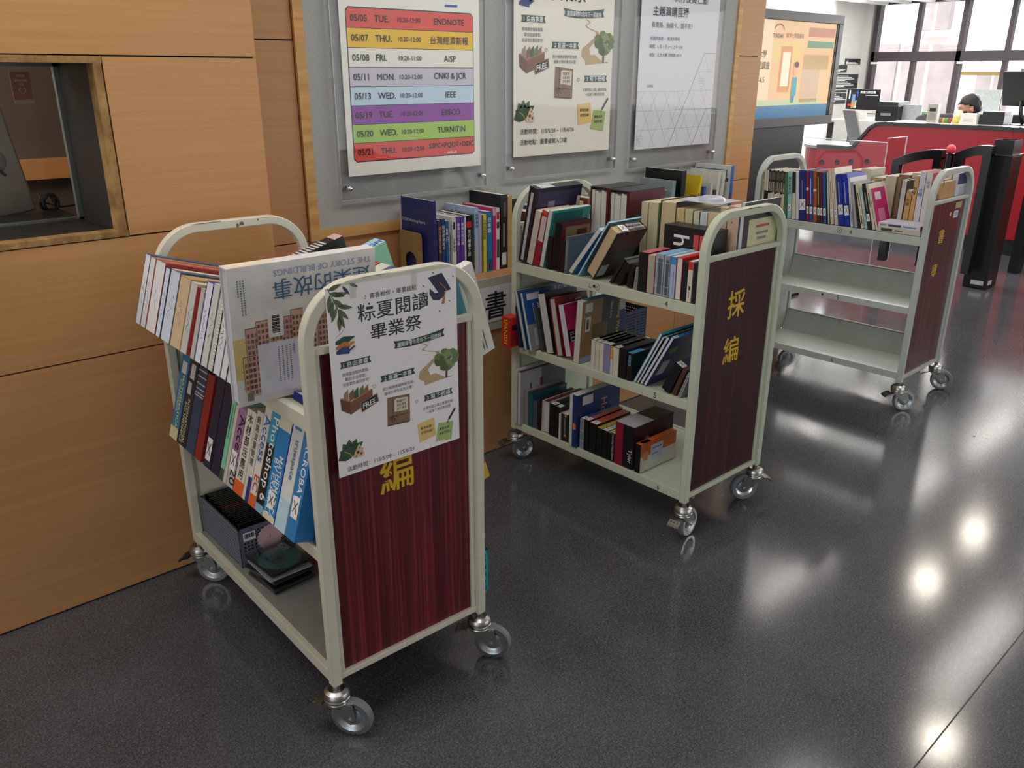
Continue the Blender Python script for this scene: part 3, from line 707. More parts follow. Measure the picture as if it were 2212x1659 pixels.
# back row of the middle shelf
for k, (cv, ds) in enumerate([('#c03a34', 'red and yellow paperback with its corner jutting past the cart leg'), ('#3a6a8c', 'blue paperback hidden behind the middle row of poster cart'), ('#d5d0c4', 'cream paperback hidden behind the middle row of poster cart'), ('#7a4a3c', 'brown paperback hidden behind the middle row of poster cart')]):
    book(bookM(0, .075 + k * .16, .274, .456, .05, 0, -17), .048, .23, .235, 's', cv, '#ddd9cf', ds, None, near=[(.7, 1, 0, .2, '#d8b23c')] if k == 0 else ())

# ---------------------------------------------------------------- disc cases
def disc_case(M, label, group=None, cov='#1c1c20', disc=None, T=.0105, W_=.142, H_=.125, cat='disc case'):
    """lies flat in local xy (x width, y height), z thickness"""
    o = thing('disc_case', label, cat, M, group)
    B().box(.002, W_ - .001, .001, H_ - .001, .0008, T * .45, mat(cov, .4)).build('tray', o)
    b = B()
    if disc:
        b.lathe([(.018, T * .5), (.059, T * .5)], mat(disc, .25, .3), Matrix.Translation((W_ * .54, H_ / 2, 0)), 40, False)
        b.lathe([(.008, T * .505), (.0185, T * .505)], mat('#6c5a5c', .3, .3), Matrix.Translation((W_ * .54, H_ / 2, 0)), 30, False)
        b.text('Macromedia', .016, frame((W_ * .35, H_ * .22, T * .52), (1, .18, 0), (-.18, 1, 0)), M_INK, 'L', .02)
        b.build('disc', o); b = B()
        b.box(.012, .05, H_ - .034, H_ - .012, T * .5, T * .52, mat('#b9bcc0', .5))
        for (x0, y0, x1, y1) in ((.020, .096, .044, .110), (.020, .110, .044, .096)): b.tube([(x0, y0, T * .54), (x1, y1, T * .54)], .0007, M_INK, 4)
        b.build('call_label', o); b = B()
    else: b = B()
    b.box(0, W_, 0, H_, T * .6, T, M_CLEARP); b.box(0, .0012, 0, H_, 0, T * .6, M_CLEARP); b.box(W_ - .0012, W_, 0, H_, 0, T * .6, M_CLEARP); b.box(.0012, W_ - .0012, 0, .0012, 0, T * .6, M_CLEARP)
    b.build('clear_lid', o)
    return o

def mesh_basket(M, label, lx, ly, H_, col, name='basket', pitch=.0105, bar=.0055, sheet=True):
    """perforated plastic basket: real lattice walls, rim and floor; local x length, y depth"""
    o = thing(name, label, 'basket', M); mm_ = mat(col, .5, var=.05)
    b = B(); th = .0022
    b.box(0, lx, 0, ly, 0, .003, mm_); b.build('floor_tray', o)
    def wall(p0, dx, n_, L_):
        bb = B(); F_ = frame(p0, dx, (0, 0, 1))
        k = int(L_ / pitch)
        for i in range(k + 1):
            x = L_ * i / k; bb.box(max(0, x - bar / 2), min(L_, x + bar / 2), .004, H_, -th / 2, th / 2, mm_, F_)
        kz = int(H_ / pitch)
        for i in range(kz + 1):
            z = H_ * i / kz; bb.box(0, L_, max(.002, z - bar / 2), min(H_, z + bar / 2), -th / 2 * .9, th / 2 * .9, mm_, F_)
        bb.box(0, L_, H_ - .012, H_, -th, th, mm_, F_); bb.box(0, .008, 0, H_, -th, th, mm_, F_); bb.box(L_ - .008, L_, 0, H_, -th, th, mm_, F_)
        bb.build('side_wall', o)
    wall((0, th, 0), (1, 0, 0), 0, lx); wall((0, ly - th, 0), (1, 0, 0), 0, lx); wall((th, 0, 0), (0, 1, 0), 0, ly); wall((lx - th, 0, 0), (0, 1, 0), 0, ly)
    return o
# basket on cart 1's bottom shelf: local x runs from the wall end to the near end
def flatM(i, u, v, z, yaw=0): return CM[i] @ Matrix.Translation((v, u, z)) @ Matrix.Rotation(-math.pi / 2 + R(yaw), 4, 'Z')
BM = flatM(0, .838, .030, .1765)
bk_ = mesh_basket(BM, 'grey mesh basket full of upright disc cases on bottom shelf of poster cart', .27, .165, .120, '#6f7486')
o = thing('barcode_sticker', 'white barcode sticker on the end of the grey mesh basket', 'sticker', BM @ Matrix.Translation((.2735, .012, .082)))
b = B(); b.box(0, .0006, 0, .036, 0, .026, M_WHITE)
for k in range(11): b.box(.0006, .0009, .004 + k * .0026, .0052 + k * .0026 + .0005 * (k % 3), .008, .022, M_INK)
b.build('face', o)
o = thing('paper_tag', 'pink scalloped paper tag on the end of the grey mesh basket', 'paper tag', BM @ Matrix.Translation((.276, .089, .072)))
b = B(); b.prism([((.038 + .0018 * math.cos(20 * a)) * math.cos(a), (.038 + .0018 * math.cos(20 * a)) * math.sin(a)) for a in [2 * math.pi * k / 120 for k in range(120)]], -.0004, .0004, mat('#e2b8bc', .7, var=.04), frame((0, 0, 0), (0, 1, 0), (0, 0, 1)))
b.text('1', .020, frame((.0012, 0, -.004), (0, 1, 0), (0, 0, 1)), mat('#7a6a70', .7, var=0), 'C'); b.build('face', o)
for k in range(22):
    x = .012 + k * .0112
    red = k in (10, 11)
    Mx = BM @ Matrix.Translation((x, .009 + .004 * ((k * 7) % 3), .0045)) @ frame((0, 0, 0), (0, 1, 0), (0, 0, 1)) @ Matrix.Rotation(R(-1), 4, 'Y')
    if red: disc_case(Mx, 'dark red disc case standing mid-way in the grey mesh basket', 'red disc cases in the grey basket', '#7a1626', T=.0095)
    else: disc_case(Mx, 'black disc case standing upright in the grey mesh basket', 'black disc cases in the grey basket', '#141416', T=.0095)
    if k in (0, 2, 4, 6, 7, 12, 14, 15, 17, 18, 20, 21) and False: pass
stk = [(.392, .030, 6, '#26262a', 'bottom'), (.389, .034, 2, '#2d2d32', 'second from bottom'), (.398, .026, 9, '#222226', 'third from bottom'), (.388, .034, 3, '#2b2a30', 'third from top'), (.392, .030, 1, '#d8d8e0', 'second from top, white inlay')]
for k, (u_, v_, yw, cc, wd) in enumerate(stk):
    disc_case(flatM(0, u_ + .135, v_, .1765 + k * .0106, yw), 'clear disc case in the stack beside grey basket, ' + wd, 'stack of disc cases on poster cart', cc)
disc_case(flatM(0, .398 + .135, .030, .1765 + 5 * .0106, 4), 'disc case with teal disc showing, topmost of the stack', 'stack of disc cases on poster cart', '#1b1b1f', '#4f9a9a')
B_ = flatM(0, .50, .190, .1765)
book(bookM(0, .50, .190, .1775, .115), .115, .042, .012, 'c', '#d8487c', '#ddd', 'thin magenta folder standing behind the stack of disc cases', None, cat='folder', name='folder')
disc_case(CM[0] @ Matrix.Translation((.006, .0525, .5075)) @ Matrix.Rotation(-math.pi / 2, 4, 'Z') @ Matrix.Rotation(R(-12), 4, 'X') @ frame((0, 0, 0), (0, 1, 0), (0, 0, 1)), 'dark disc case standing upright at the near leg, middle shelf of poster cart', None, '#1b1b1f', T=.024)
mesh_basket(flatM(0, .20, .33, .1765), 'cyan plastic basket at the back of poster cart bottom shelf', .17, .165, .13, '#35b4c0', pitch=.02, bar=.009)

# ---------------------------------------------------------------- cart 2
def rows_on(i, rows, v, z, place, group, n0=0):
    prev = None
    for n, r in enumerate(rows):
        ua, ub, H_, D_, lean, kind, cv, pg, ds, ex = r
        T = (ua - ub) * math.cos(R(lean)) - .0012
        ta, ca = math.tan(R(lean)), math.cos(R(lean))
        if prev:      # keep neighbouring books from running through each other
            zz_ = min(prev[2], H_ * ca)
            far = lambda z: ua - z * ta + (T * math.sin(R(lean)) * ta if lean > 0 else 0)
            near_ = lambda z: prev[0] - z * prev[1]
            dlt = max(far(0) - near_(0), far(zz_) - near_(zz_)) + .0008
            if dlt > 0:
                ua -= dlt; T = max(.007, T - dlt * ca)
        prev = ((ua - T * ca) if lean > 0 else (ua - T / ca), ta, H_ * ca)
        vv = v + ex.pop('dv', 0); zz = z + ex.pop('dz', 0)
        cat = ex.pop('cat', 'book'); nm = ex.pop('name', cat.replace(' ', '_'))
        a = R(lean)
        book(bookM(i, ua, vv, zz, T, lean, ex.pop('tilt', 0)), T * ex.pop('tk', 1), H_, D_, kind, cv, pg, lab(ds, n + 1 + n0, place), group, cat=cat, name=nm, **ex)
XT = ('top', .004, .026)
mc = dict(cat='media case')
P3 = 'from wall end, top shelf, green cart'
rows_on(1, [
    (.835, .792, .285, .235, 12, 'c', '#23212c', '#ddd', 'large black binder with purple planet cover', dict(cat='binder', front=[(.3, .62, .03, .93, '#c9c8c4')], near=[(.05, .95, .06, .95, '#3a3358'), (.28, .42, .60, .82, '#8b86a0'), (.75, .9, .5, .9, '#2a2838'), (.92, .99, .55, .85, '#c8c8cc')], top=[(.1, .9, .1, .4, '#cfd0d6')])),
    (.790, .757, .205, .17, 13, 'f', '#b3412c', '#cdc7bc', 'white paperback with orange-red top corner', {}),
    (.755, .724, .21, .17, 13, 's', '#8e2030', '#d6d0c4', 'dark red softcover with pale flower print', dict(front=[(.1, .95, .45, .9, '#cdb8b4'), (.0, .9, .92, 1, '#c8492e')])),
    (.722, .700, .215, .20, 12, 'f', '#3fa39b', '#d8d5cc', 'teal textbook with pale page edges', dict(near=[(.05, .8, .80, .96, '#2c6f70')])),
    (.690, .664, .118, .12, 6, 'c', '#161618', '#ddd', 'short black case leaning against the teal textbook', dict(mc)),
    (.660, .622, .172, .15, 6, 'f', '#6a2026', '#1e1c1c', 'maroon boxed book with straw picture', dict(near=[(.12, .95, .1, .93, '#8a7550'), (.5, .85, .2, .85, '#5c2024')])),
    (.620, .595, .110, .12, 2, 'c', '#19181b', '#ddd', 'small black case beside the maroon box', dict(mc)),
    (.594, .579, .130, .14, 2, 'c', '#5e646a', '#ddd', 'grey clear-fronted case before the slanting books', dict(mc, front=[(.2, .8, .1, .9, '#7b838a')])),
], .006, .829, P3, 'front row on the green cart top shelf')
rows_on(1, [
    (.577, .553, .215, .16, 38, 'f', '#3f7fc0', '#d9d7cf', 'slanting white-edged book with blue cover', {}),
    (.551, .525, .240, .17, 33, 'f', '#5fa5c2', '#d4dbe2', 'slanting light blue paperback', {}),
    (.497, .444, .200, .155, 31, 'f', '#1c1a20', '#cdb590', 'thick slanting tan-edged book with black cover', dict(hard=True, top=[(.05, .95, .45, .9, '#26242a')], near=[(.04, .96, .62, .98, '#5a2436'), (.04, .96, .03, .62, '#2a1d26'), (.04, .3, .06, .30, '#a9adb0')], txt=[('top', 'Pedras-Charentes', .013, .62, .42, '#e6e6e6'), ('top', 'Midi-Pyrenees', .013, .30, .46, '#e6e6e6')], sticker=('top', .03, .03))),
    (.385, .373, .108, .10, 33, 'c', '#2b2426', '#ddd', 'thin slanting case with dark photo', dict(mc)),
    (.362, .336, .090, .12, 30, 'c', '#17161a', '#ddd', 'slanting black cassette case under the thick book', dict(mc, near=[(0, 1, .6, 1, '#6a4a58')])),
    (.318, .288, .080, .12, 10, 'c', '#141318', '#ddd', 'short black case beside the bare shelf patch', dict(mc)),
    (.280, .264, .072, .12, 6, 'c', '#8d9088', '#ddd', 'small clear case squeezed beside the black one', dict(mc)),
], .010, .829, P3, 'front row on the green cart top shelf', 8)
rows_on(1, [
    (.259, .224, .127, .135, 0, 'c', '#1a191c', '#ddd', 'black video case with red-pink top', dict(mc, top=[(0, 1, .04, .9, '#c9606a')])),
    (.222, .192, .124, .135, 0, 'f', '#b8506a', '#b4b09c', 'pink-topped thin video box', dict(mc)),
    (.190, .158, .132, .135, 0, 'c', '#9fa9b2', '#ddd', 'clear plastic video case with blue top', dict(mc, front=[(.3, .85, .04, .9, '#5d666e'), (0, 1, .22, .24, '#d5dade'), (0, 1, .8, .82, '#d5dade')], top=[(0, 1, 0, 1, '#7fb4dc')])),
    (.156, .134, .132, .135, 0, 'c', '#98a3ad', '#ddd', 'clear plastic video case with pale top', dict(mc, front=[(.3, .85, .04, .9, '#525c66'), (0, 1, .22, .24, '#d5dade'), (0, 1, .8, .82, '#d5dade')], top=[(0, 1, 0, 1, '#a9c4dc')])),
    (.132, .110, .132, .135, 0, 's', '#a8bada', '#ccc', 'lavender blue video box with small print', dict(mc, front=[(0, 1, .82, 1, '#3f8fd0'), (.62, .70, .12, .66, '#5d6b94')])),
    (.108, .086, .132, .135, 0, 'f', '#c8282c', '#e0dfd8', 'red-topped white booklet with curled edge', dict(top=[(0, 1, 0, 1, '#cc2a2c')])),
    (.084, .066, .122, .135, 0, 'c', '#23242b', '#ddd', 'dark video case left of the white spine', dict(mc)),
    (.064, .046, .128, .135, 0, 's', '#d9d3c4', '#ddd', 'white video box with pilcrow-like mark', dict(mc, front=[(0, 1, .80, 1, '#c83a30'), (.35, .75, .30, .40, '#2a2a30'), (.40, .52, .10, .26, '#6a6a6a')])),
    (.044, .028, .126, .135, 0, 'c', '#20222c', '#ddd', 'dark video case touching the near post', dict(mc)),
], .006, .829, P3, 'front row on the green cart top shelf', 15)
# back row of the top shelf
P3b = 'from wall end, back row, green cart top'
def slip(u0, u1, v, H_, label):
    o = thing('slipcase', label, 'boxed set', CM[1] @ Matrix.Translation((v, u0, .829)) @ Matrix.Rotation(-math.pi / 2, 4, 'Z'), 'maroon boxed sets on the green cart')
    T = u0 - u1 - .001; mm_ = mat('#5c1620', .45); mk = mat('#2c2a2e', .5)
    b = B(); b.box(0, .004, 0, .2, 0, H_, mm_); b.box(T - .012, T, 0, .2, 0, H_, mm_); b.box(.004, T - .012, .19, .2, 0, H_, mm_); b.box(0, T, 0, .2, H_, H_ + .004, mk); b.build('box', o)
    n = 5; wv = (T - .018) / n
    for k in range(n): B().box(.005 + k * wv, .005 + (k + 1) * wv - .0015, .004 + .003 * (k % 2), .186, .001, H_ - .008 - .004 * (k % 3), pages('#dedbd0')).build('volume', o)
slip(.690, .598, .235, .272, 'maroon boxed set nearer the wall, black top and white volumes')
slip(.596, .502, .235, .270, 'maroon boxed set nearer the aisle, black top and white volumes')
rows_on(1, [
    (.500, .452, .190, .18, 0, 'c', '#1d1b1f', '#ddd', 'black case with orange label', dict(mc, front=[(.3, 1, .62, .94, '#d4502a')])),
    (.448, .418, .245, .18, 0, 'f', '#c7b58c', '#d4c7a4', 'cream-edged thick paperback', {}),
    (.416, .371, .248, .18, 0, 'f', '#8fae5c', '#d6caa8', 'cream-edged paperback with green sliver', {}),
    (.369, .300, .258, .18, 1, 'f', '#3a3636', '#d8c39c', 'very thick tan-edged hardback with dark cover', dict(hard=True)),
    (.296, .262, .240, .18, 0, 'f', '#caa962', '#d6bf8c', 'yellow-edged paperback', {}),
    (.260, .228, .240, .18, 0, 'f', '#cbb98a', '#d8cba4', 'pale yellow-edged paperback under the plastic tray', {}),
    (.226, .200, .238, .18, 0, 'f', '#2f6a58', '#d9d3bc', 'cream-edged paperback with green cover', {}),
    (.198, .170, .238, .18, 0, 'f', '#c9d3d8', '#d3dce2', 'bluish white-edged book under the plastic tray', {}),
    (.168, .128, .240, .18, 0, 'f', '#d4c49a', '#d8c9a2', 'cream-edged book near the arch', {}),
    (.122, .094, .262, .18, 0, 'f', '#b99a80', '#d0b79c', 'tall tan-edged book', {}),
    (.092, .050, .270, .20, 0, 'f', '#d7d7e2', '#d8b8a0', 'tall pinkish tan-edged book', {}),
    (.046, .030, .285, .21, 0, 'f', '#3a383c', '#dcdce4', 'dark board with a cream printed sheet', dict(near=[(.14, .95, .0, .80, '#d6d3a8'), (.34, .72, .70, .73, '#b8564a'), (.36, .70, .62, .65, '#8a8a7c'), (.4, .66, .56, .59, '#8a8a7c')] + [(.2, .86 - .06 * (k % 3), .48 - k * .05, .49 - k * .05, '#8b8a74') for k in range(7)])),
], .238, .829, P3b, 'back row on the green cart top shelf')
o = thing('plastic_tray', 'clear shallow plastic tray lying on the cream-edged books of green-lit cart', 'tray', CM[1] @ Matrix.Translation((.25, .30, 1.094)) @ Matrix.Rotation(-math.pi / 2, 4, 'Z'))
mtr = mat('#b9bccb', .25, var=.03); b = B(); b.box(0, .16, 0, .14, 0, .002, mtr); b.build('base', o)
b = B(); b.lathe([(.045, .002), (.042, .010), (.03, .016), (0, .018)], mtr, Matrix.Translation((.085, .07, 0))); b.build('dome', o)
book(bookM(1, .275, .150, .829, .20), .20, .199, .07, 'c', '#201f24', '#ddd', 'long black archive box with white letter behind the video cases', None, cat='box', name='archive_box',
     front=[(.60, .70, .62, .90, '#cc4a4c'), (.72, .82, .62, .90, '#cc4a4c'), (.84, .9, .62, .90, '#cc4a4c')], txt=[('spine_down', 'h', .09, .36, .86, '#e6e6ea')])

P4 = 'from wall end, middle shelf, green cart'
o_sp = book(bookM(1, .862, -.055, .507, .05), .048, .118, .05, 'c', '#c3281f', '#ddd', 'red boxed cards with yellow Spanish title jutting from green-lit cart', None, cat='box', name='card_box',
    txt=[('spine_down', 'SPANISH', .026, .5, .93, '#f0d23c')], near=[(.1, .9, .05, .5, '#8e2a24'), (.2, .8, .55, .75, '#2c2a2c')])
rows_on(1, [
    (.800, .782, .160, .18, -8, 's', '#1f2c50', '#ddd', 'narrow navy book behind the red card box', dict(dv=-.03)),
    (.778, .744, .226, .28, -15, 'f', '#173a66', '#c7c8c2', 'tall grey-edged book with navy chemistry cover', dict(dv=-.036, front=[(.62, .98, 0, 1, '#b9cdc8')], near=[(0, 1, .0, 1, '#1c3f72'), (.1, .6, .5, .95, '#0f1c3a'), (.3, .7, .0, .5, '#b8285a')], txt=[('near_down', 'BA', .03, .9, .95, '#dfe4ec'), ('near_down', 'CO', .03, .8, .95, '#dfe4ec'), ('near_down', 'RE', .03, .70, .95, '#dfe4ec')], top=[(0, 1, 0, 1, '#a9b8a8')])),
    (.738, .722, .222, .17, -15, 'f', '#1f4f96', '#cfd3cf', 'blue covered textbook with grey photo', dict(dv=-.03, near=[(0, 1, 0, .45, '#85858a'), (.15, .4, .08, .38, '#aeb0b4'), (.1, .5, .86, .97, '#d6dadf')], txt=[('near_down', 'JAMES HUTCHINSON', .015, .40, .80, '#e4e8f0'), ('near_down', 'ACADEMIC LIFE', .015, .25, .80, '#e4e8f0')])),
    (.708, .692, .165, .14, -15, 'c', '#4a4a4e', '#ddd', 'small dark grey case', dict(mc)),
    (.676, .636, .226, .17, -14, 'f', '#1b1a1e', '#cfcfca', 'thick black-covered book with coloured cover print', dict(near=[(.2, .5, .45, .75, '#c8502c'), (.1, .45, .08, .3, '#3a4f9a'), (.3, .45, .42, .72, '#dcdcdc')], top=[(0, 1, 0, .95, '#1a191c')])),
    (.622, .588, .220, .17, -13, 'f', '#7a2230', '#c6c4be', 'maroon hardback with orange headband', dict(hard=True, top=[(.1, .9, 0, .25, '#c8582a')], txt=[('near_down', 'P', .05, .7, .92, '#d9c9b8')])),
    (.576, .546, .192, .20, -14, 'f', '#b0205c', '#d2d6de', 'magenta covered book with white page edges', dict(dz=.012, near=[(.0, .5, .28, .5, '#1b1a1e'), (.3, .5, .35, .75, '#d9d9d9'), (.33, .45, .4, .7, '#2a2a2e')], txt=[('near_down', 'ILLI', .026, .1, .46, '#e0e0e0')])),
    (.540, .510, .234, .235, 3, 'f', '#a3835a', '#d6d6ce', 'brown covered large book with portrait', dict(near=[(0, 1, 0, 1, '#a08058'), (.45, 1, .3, 1, '#3c4048'), (.85, 1, .0, 1, '#22406c'), (.25, .60, .25, .6, '#7a6248'), (.06, .22, .82, .96, '#dcdcd8'), (.86, .99, .72, .93, '#b9bcc0'), (.08, .2, .5, .74, '#dad8d0'), (.10, .16, .54, .70, '#33322f'), (0, .6, .0, .1, '#93a0c4')], txt=[('near_down', 'Making Waves', .026, .84, .90, '#d9c05c'), ('near_down', 'Silvia Levy', .016, .66, .90, '#e4e0d4'), ('near_down', 'The Community Learner', .010, .04, .78, '#e4e0d4')], top=[(0, 1, .1, 1, '#4f8ec0')])),
    (.453, .434, .108, .17, 0, 's', '#d6d3c4', '#ddd', 'cream language cassette box', dict(mc, top=[(0, 1, 0, 1, '#1b1a1c'), (.2, .8, .05, .9, '#8f9094')], sticker=XT)),
    (.433, .414, .106, .17, 0, 's', '#d2cfbf', '#ddd', 'cream language cassette box', dict(mc, top=[(0, 1, 0, 1, '#1b1a1c'), (.2, .8, .05, .9, '#8f9094')], sticker=XT)),
    (.413, .394, .105, .17, 0, 's', '#d6d3c4', '#ddd', 'cream language cassette box', dict(mc, top=[(0, 1, 0, 1, '#1b1a1c'), (.2, .8, .05, .9, '#8f9094')], sticker=XT)),
    (.393, .364, .106, .17, 0, 's', '#8c8cb4', '#ddd', 'lavender language cassette box', dict(mc, top=[(0, 1, 0, 1, '#1b1a1c'), (.2, .8, .05, .9, '#8f9094')], sticker=XT)),
    (.363, .351, .105, .17, 0, 's', '#d8d6cc', '#ddd', 'thin white box with orange top band', dict(mc, front=[(0, 1, .55, 1, '#e09a2c')], top=[(0, 1, 0, 1, '#1b1a1c')])),
    (.350, .325, .104, .17, 0, 's', '#d4d1c2', '#ddd', 'cream language cassette box', dict(mc, top=[(0, 1, 0, 1, '#1b1a1c'), (.2, .8, .05, .9, '#8f9094')], sticker=XT)),
    (.323, .289, .108, .17, 0, 'c', '#161518', '#ddd', 'wide black video case', dict(mc)),
    (.287, .263, .100, .17, 0, 'c', '#19191c', '#ddd', 'black box with light blue lettering', dict(mc, front=[(.3, .7, .55, .92, '#5aa0cc'), (.4, .6, .60, .66, '#19191c'), (.4, .6, .74, .80, '#19191c')], top=[(0, 1, 0, .4, '#5aa0cc')])),
], .008, .506, P4, 'row on the green cart middle shelf')
rows_on(1, [
    (.258, .245, .215, .20, 27, 'f', '#2a8aa8', '#dde0e6', 'slanting white booklet with teal cover', dict(top=[(0, 1, 0, 1, '#2f9ab8')])),
    (.243, .232, .205, .20, 27, 'f', '#1f4a3e', '#d9dce4', 'slanting booklet with dark green stripe', {}),
    (.230, .216, .212, .20, 28, 'f', '#14343c', '#dcdee6', 'slanting white booklet with black top', dict(top=[(0, 1, 0, 1, '#17343c')])),
    (.214, .200, .215, .20, 28, 'f', '#23307c', '#dcdee8', 'slanting booklet with navy leaf-print cover', dict(near=[(0, 1, 0, 1, '#20286c'), (.08, .3, .66, .78, '#4f9a58'), (.1, .3, .2, .5, '#c9cbd4'), (.55, .8, .86, .97, '#9a6a4c')], top=[(0, 1, 0, 1, '#3f86cc')], sticker=XT)),
    (.138, .100, .110, .15, 25, 'c', '#1b1a20', '#ddd', 'slanting black case by the near post', dict(mc, top=[(0, 1, 0, 1, '#1f2048')], sticker=XT)),
    (.096, .080, .105, .14, 22, 'c', '#5c3a30', '#ddd', 'slanting brown-framed disc case', dict(mc)),
    (.070, .058, .095, .14, 20, 'c', '#9a9ca4', '#ddd', 'slanting clear disc case by the near post', dict(mc)),
], .012, .506, P4, 'row on the green cart middle shelf', 16)
mesh_basket(flatM(1, .70, .275, .506), 'navy mesh basket at the back of green-lit cart middle shelf', .165, .14, .135, '#3c4668')

P5 = 'from wall end, bottom shelf, green cart'
rows_on(1, [
    (.840, .818, .226, .25, 1, 'f', '#b9b9be', '#c9c4c2', 'pale thick magazine wall-most', dict(dv=-.02)),
    (.816, .799, .222, .25, 1, 'f', '#8b8e94', '#cbc7c6', 'grey magazine with whale-soft cover', dict(dv=-.02, near=[(0, .45, 0, 1, '#a9aaae'), (.45, 1, 0, 1, '#5d6268'), (.42, .5, .25, .8, '#6a2a38'), (.2, .24, .55, .75, '#6a2a38')], top=[(0, 1, 0, 1, '#5a2a30')])),
    (.796, .776, .145, .19, 0, 'f', '#74706a', '#8f897e', 'brown-edged stapled booklets', {}),
    (.774, .748, .140, .19, 0, 's', '#1f5560', '#ddd', 'dark teal video box', dict(mc, top=[(0, 1, 0, 1, '#20282a')])),
    (.746, .724, .118, .18, 0, 'c', '#4c515e', '#ddd', 'blue-grey translucent case', dict(mc, top=[(0, 1, 0, 1, '#2c3450')])),
    (.722, .704, .134, .18, 4, 'c', '#151416', '#ddd', 'leaning black case', dict(mc)),
    (.702, .692, .132, .18, 2, 'f', '#c9c4b8', '#b8aea0', 'thin cream booklet', {}),
    (.690, .660, .134, .2, 1, 'f', '#c8c8c4', '#d2d1ca', 'white book with maroon top band', dict(hard=True, top=[(.1, .9, 0, 1, '#5c1e2a')])),
    (.657, .628, .130, .19, 1, 'c', '#131215', '#ddd', 'black case with white top labels', dict(mc, sticker=XT)),
    (.626, .602, .128, .19, 1, 'c', '#141316', '#ddd', 'black case beside the labelled one', dict(mc, sticker=XT)),
    (.600, .592, .108, .15, 0, 's', '#d8d8dc', '#ddd', 'thin white leaflet', dict(dv=-.004)),
    (.590, .556, .110, .17, -1, 's', '#1e2a26', '#ddd', 'dark green tape box with orange dots', dict(mc, front=[(.55, .85, .90, .99, '#d88a5a'), (.45, .75, .16, .26, '#d8785a'), (.55, .62, .3, .85, '#b8b8b0')])),
    (.554, .541, .112, .17, 0, 'c', '#16191a', '#ddd', 'plain dark case before the blue book', dict(mc)),
    (.538, .500, .208, .24, 0, 's', '#1d3470', '#d6d6d0', 'tall navy picture book with rainbow lettering', dict(dv=-.012, front=[(0, .4, 0, 1, '#cfd2d6'), (.5, .9, .34, .46, '#d87a4a')], near=[(0, 1, 0, 1, '#1f3672'), (.12, .36, .78, .95, '#dcdcdc')], txt=[('near_down', 'Hot', .05, .62, .80, '#e08a6a')])),
    (.494, .474, .120, .19, 0, 'c', '#8f989c', '#ddd', 'frosted clear case', dict(mc, front=[(0, 1, .25, .27, '#c9d0d4'), (0, 1, .6, .62, '#c9d0d4')], top=[(0, 1, 0, .5, '#3a4484'), (0, 1, .5, 1, '#5f8a94')], sticker=XT)),
    (.472, .450, .122, .19, 0, 'c', '#141316', '#ddd', 'black case with orange and teal sleeve top', dict(mc, top=[(0, 1, 0, 1, '#b85a3a')], sticker=XT)),
    (.448, .414, .118, .19, 1, 'c', '#161518', '#ddd', 'black case with rust red sleeve top', dict(mc, top=[(0, 1, 0, 1, '#c0583a')], sticker=XT)),
    (.410, .386, .110, .19, 0, 'c', '#17171a', '#ddd', 'black tape with yellow-blue top', dict(mc, top=[(0, 1, 0, 1, '#b8a848')])),
    (.384, .358, .110, .19, 0, 'c', '#151518', '#ddd', 'black tape with pale blue top', dict(mc, top=[(0, 1, 0, 1, '#a8c8d0')], sticker=XT)),
    (.356, .342, .109, .19, 0, 'c', '#18181b', '#ddd', 'black tape with yellow sleeve top', dict(mc, top=[(0, 1, 0, 1, '#c8b85a')])),
    (.340, .325, .112, .17, 0, 's', '#262a58', '#ddd', 'navy tape box with yellow title', dict(mc, txt=[('spine_down', 'Learning Video Series', .012, .5, .95, '#d8c84a')])),
    (.322, .236, .163, .22, 0, 'c', '#17161a', '#ddd', 'large black and crimson album box', dict(cat='box', name='album_box', front=[(0, .42, .01, .99, '#8a1c34')], near=[(0, 1, 0, 1, '#3a1c1e'), (.28, .38, .45, .68, '#9a9494'), (.50, .60, .42, .62, '#6a5a58'), (.72, .82, .42, .62, '#8a8280')], top=[(0, 1, 0, .5, '#b9b9c2'), (0, 1, .5, 1, '#2a1a1c')], txt=[('spine_down', 'Tyler', .026, .8, .46, '#d8d8dc')])),
    (.228, .203, .108, .20, 0, 'c', '#151417', '#ddd', 'orange and white tape box', dict(mc, near=[(0, 1, 0, 1, '#dcdad2'), (0, 1, .55, 1, '#d8682a'), (.28, .62, .35, .85, '#c9d0e6'), (.32, .58, .70, .74, '#5a6a9a'), (.32, .5, .5, .53, '#5a6a9a'), (.06, .2, .4, .7, '#e09070')], top=[(0, 1, 0, 1, '#d8682a'), (.1, .9, .08, .3, '#d8d8d8')])),
], .008, .178, P5, 'row on the green cart bottom shelf')

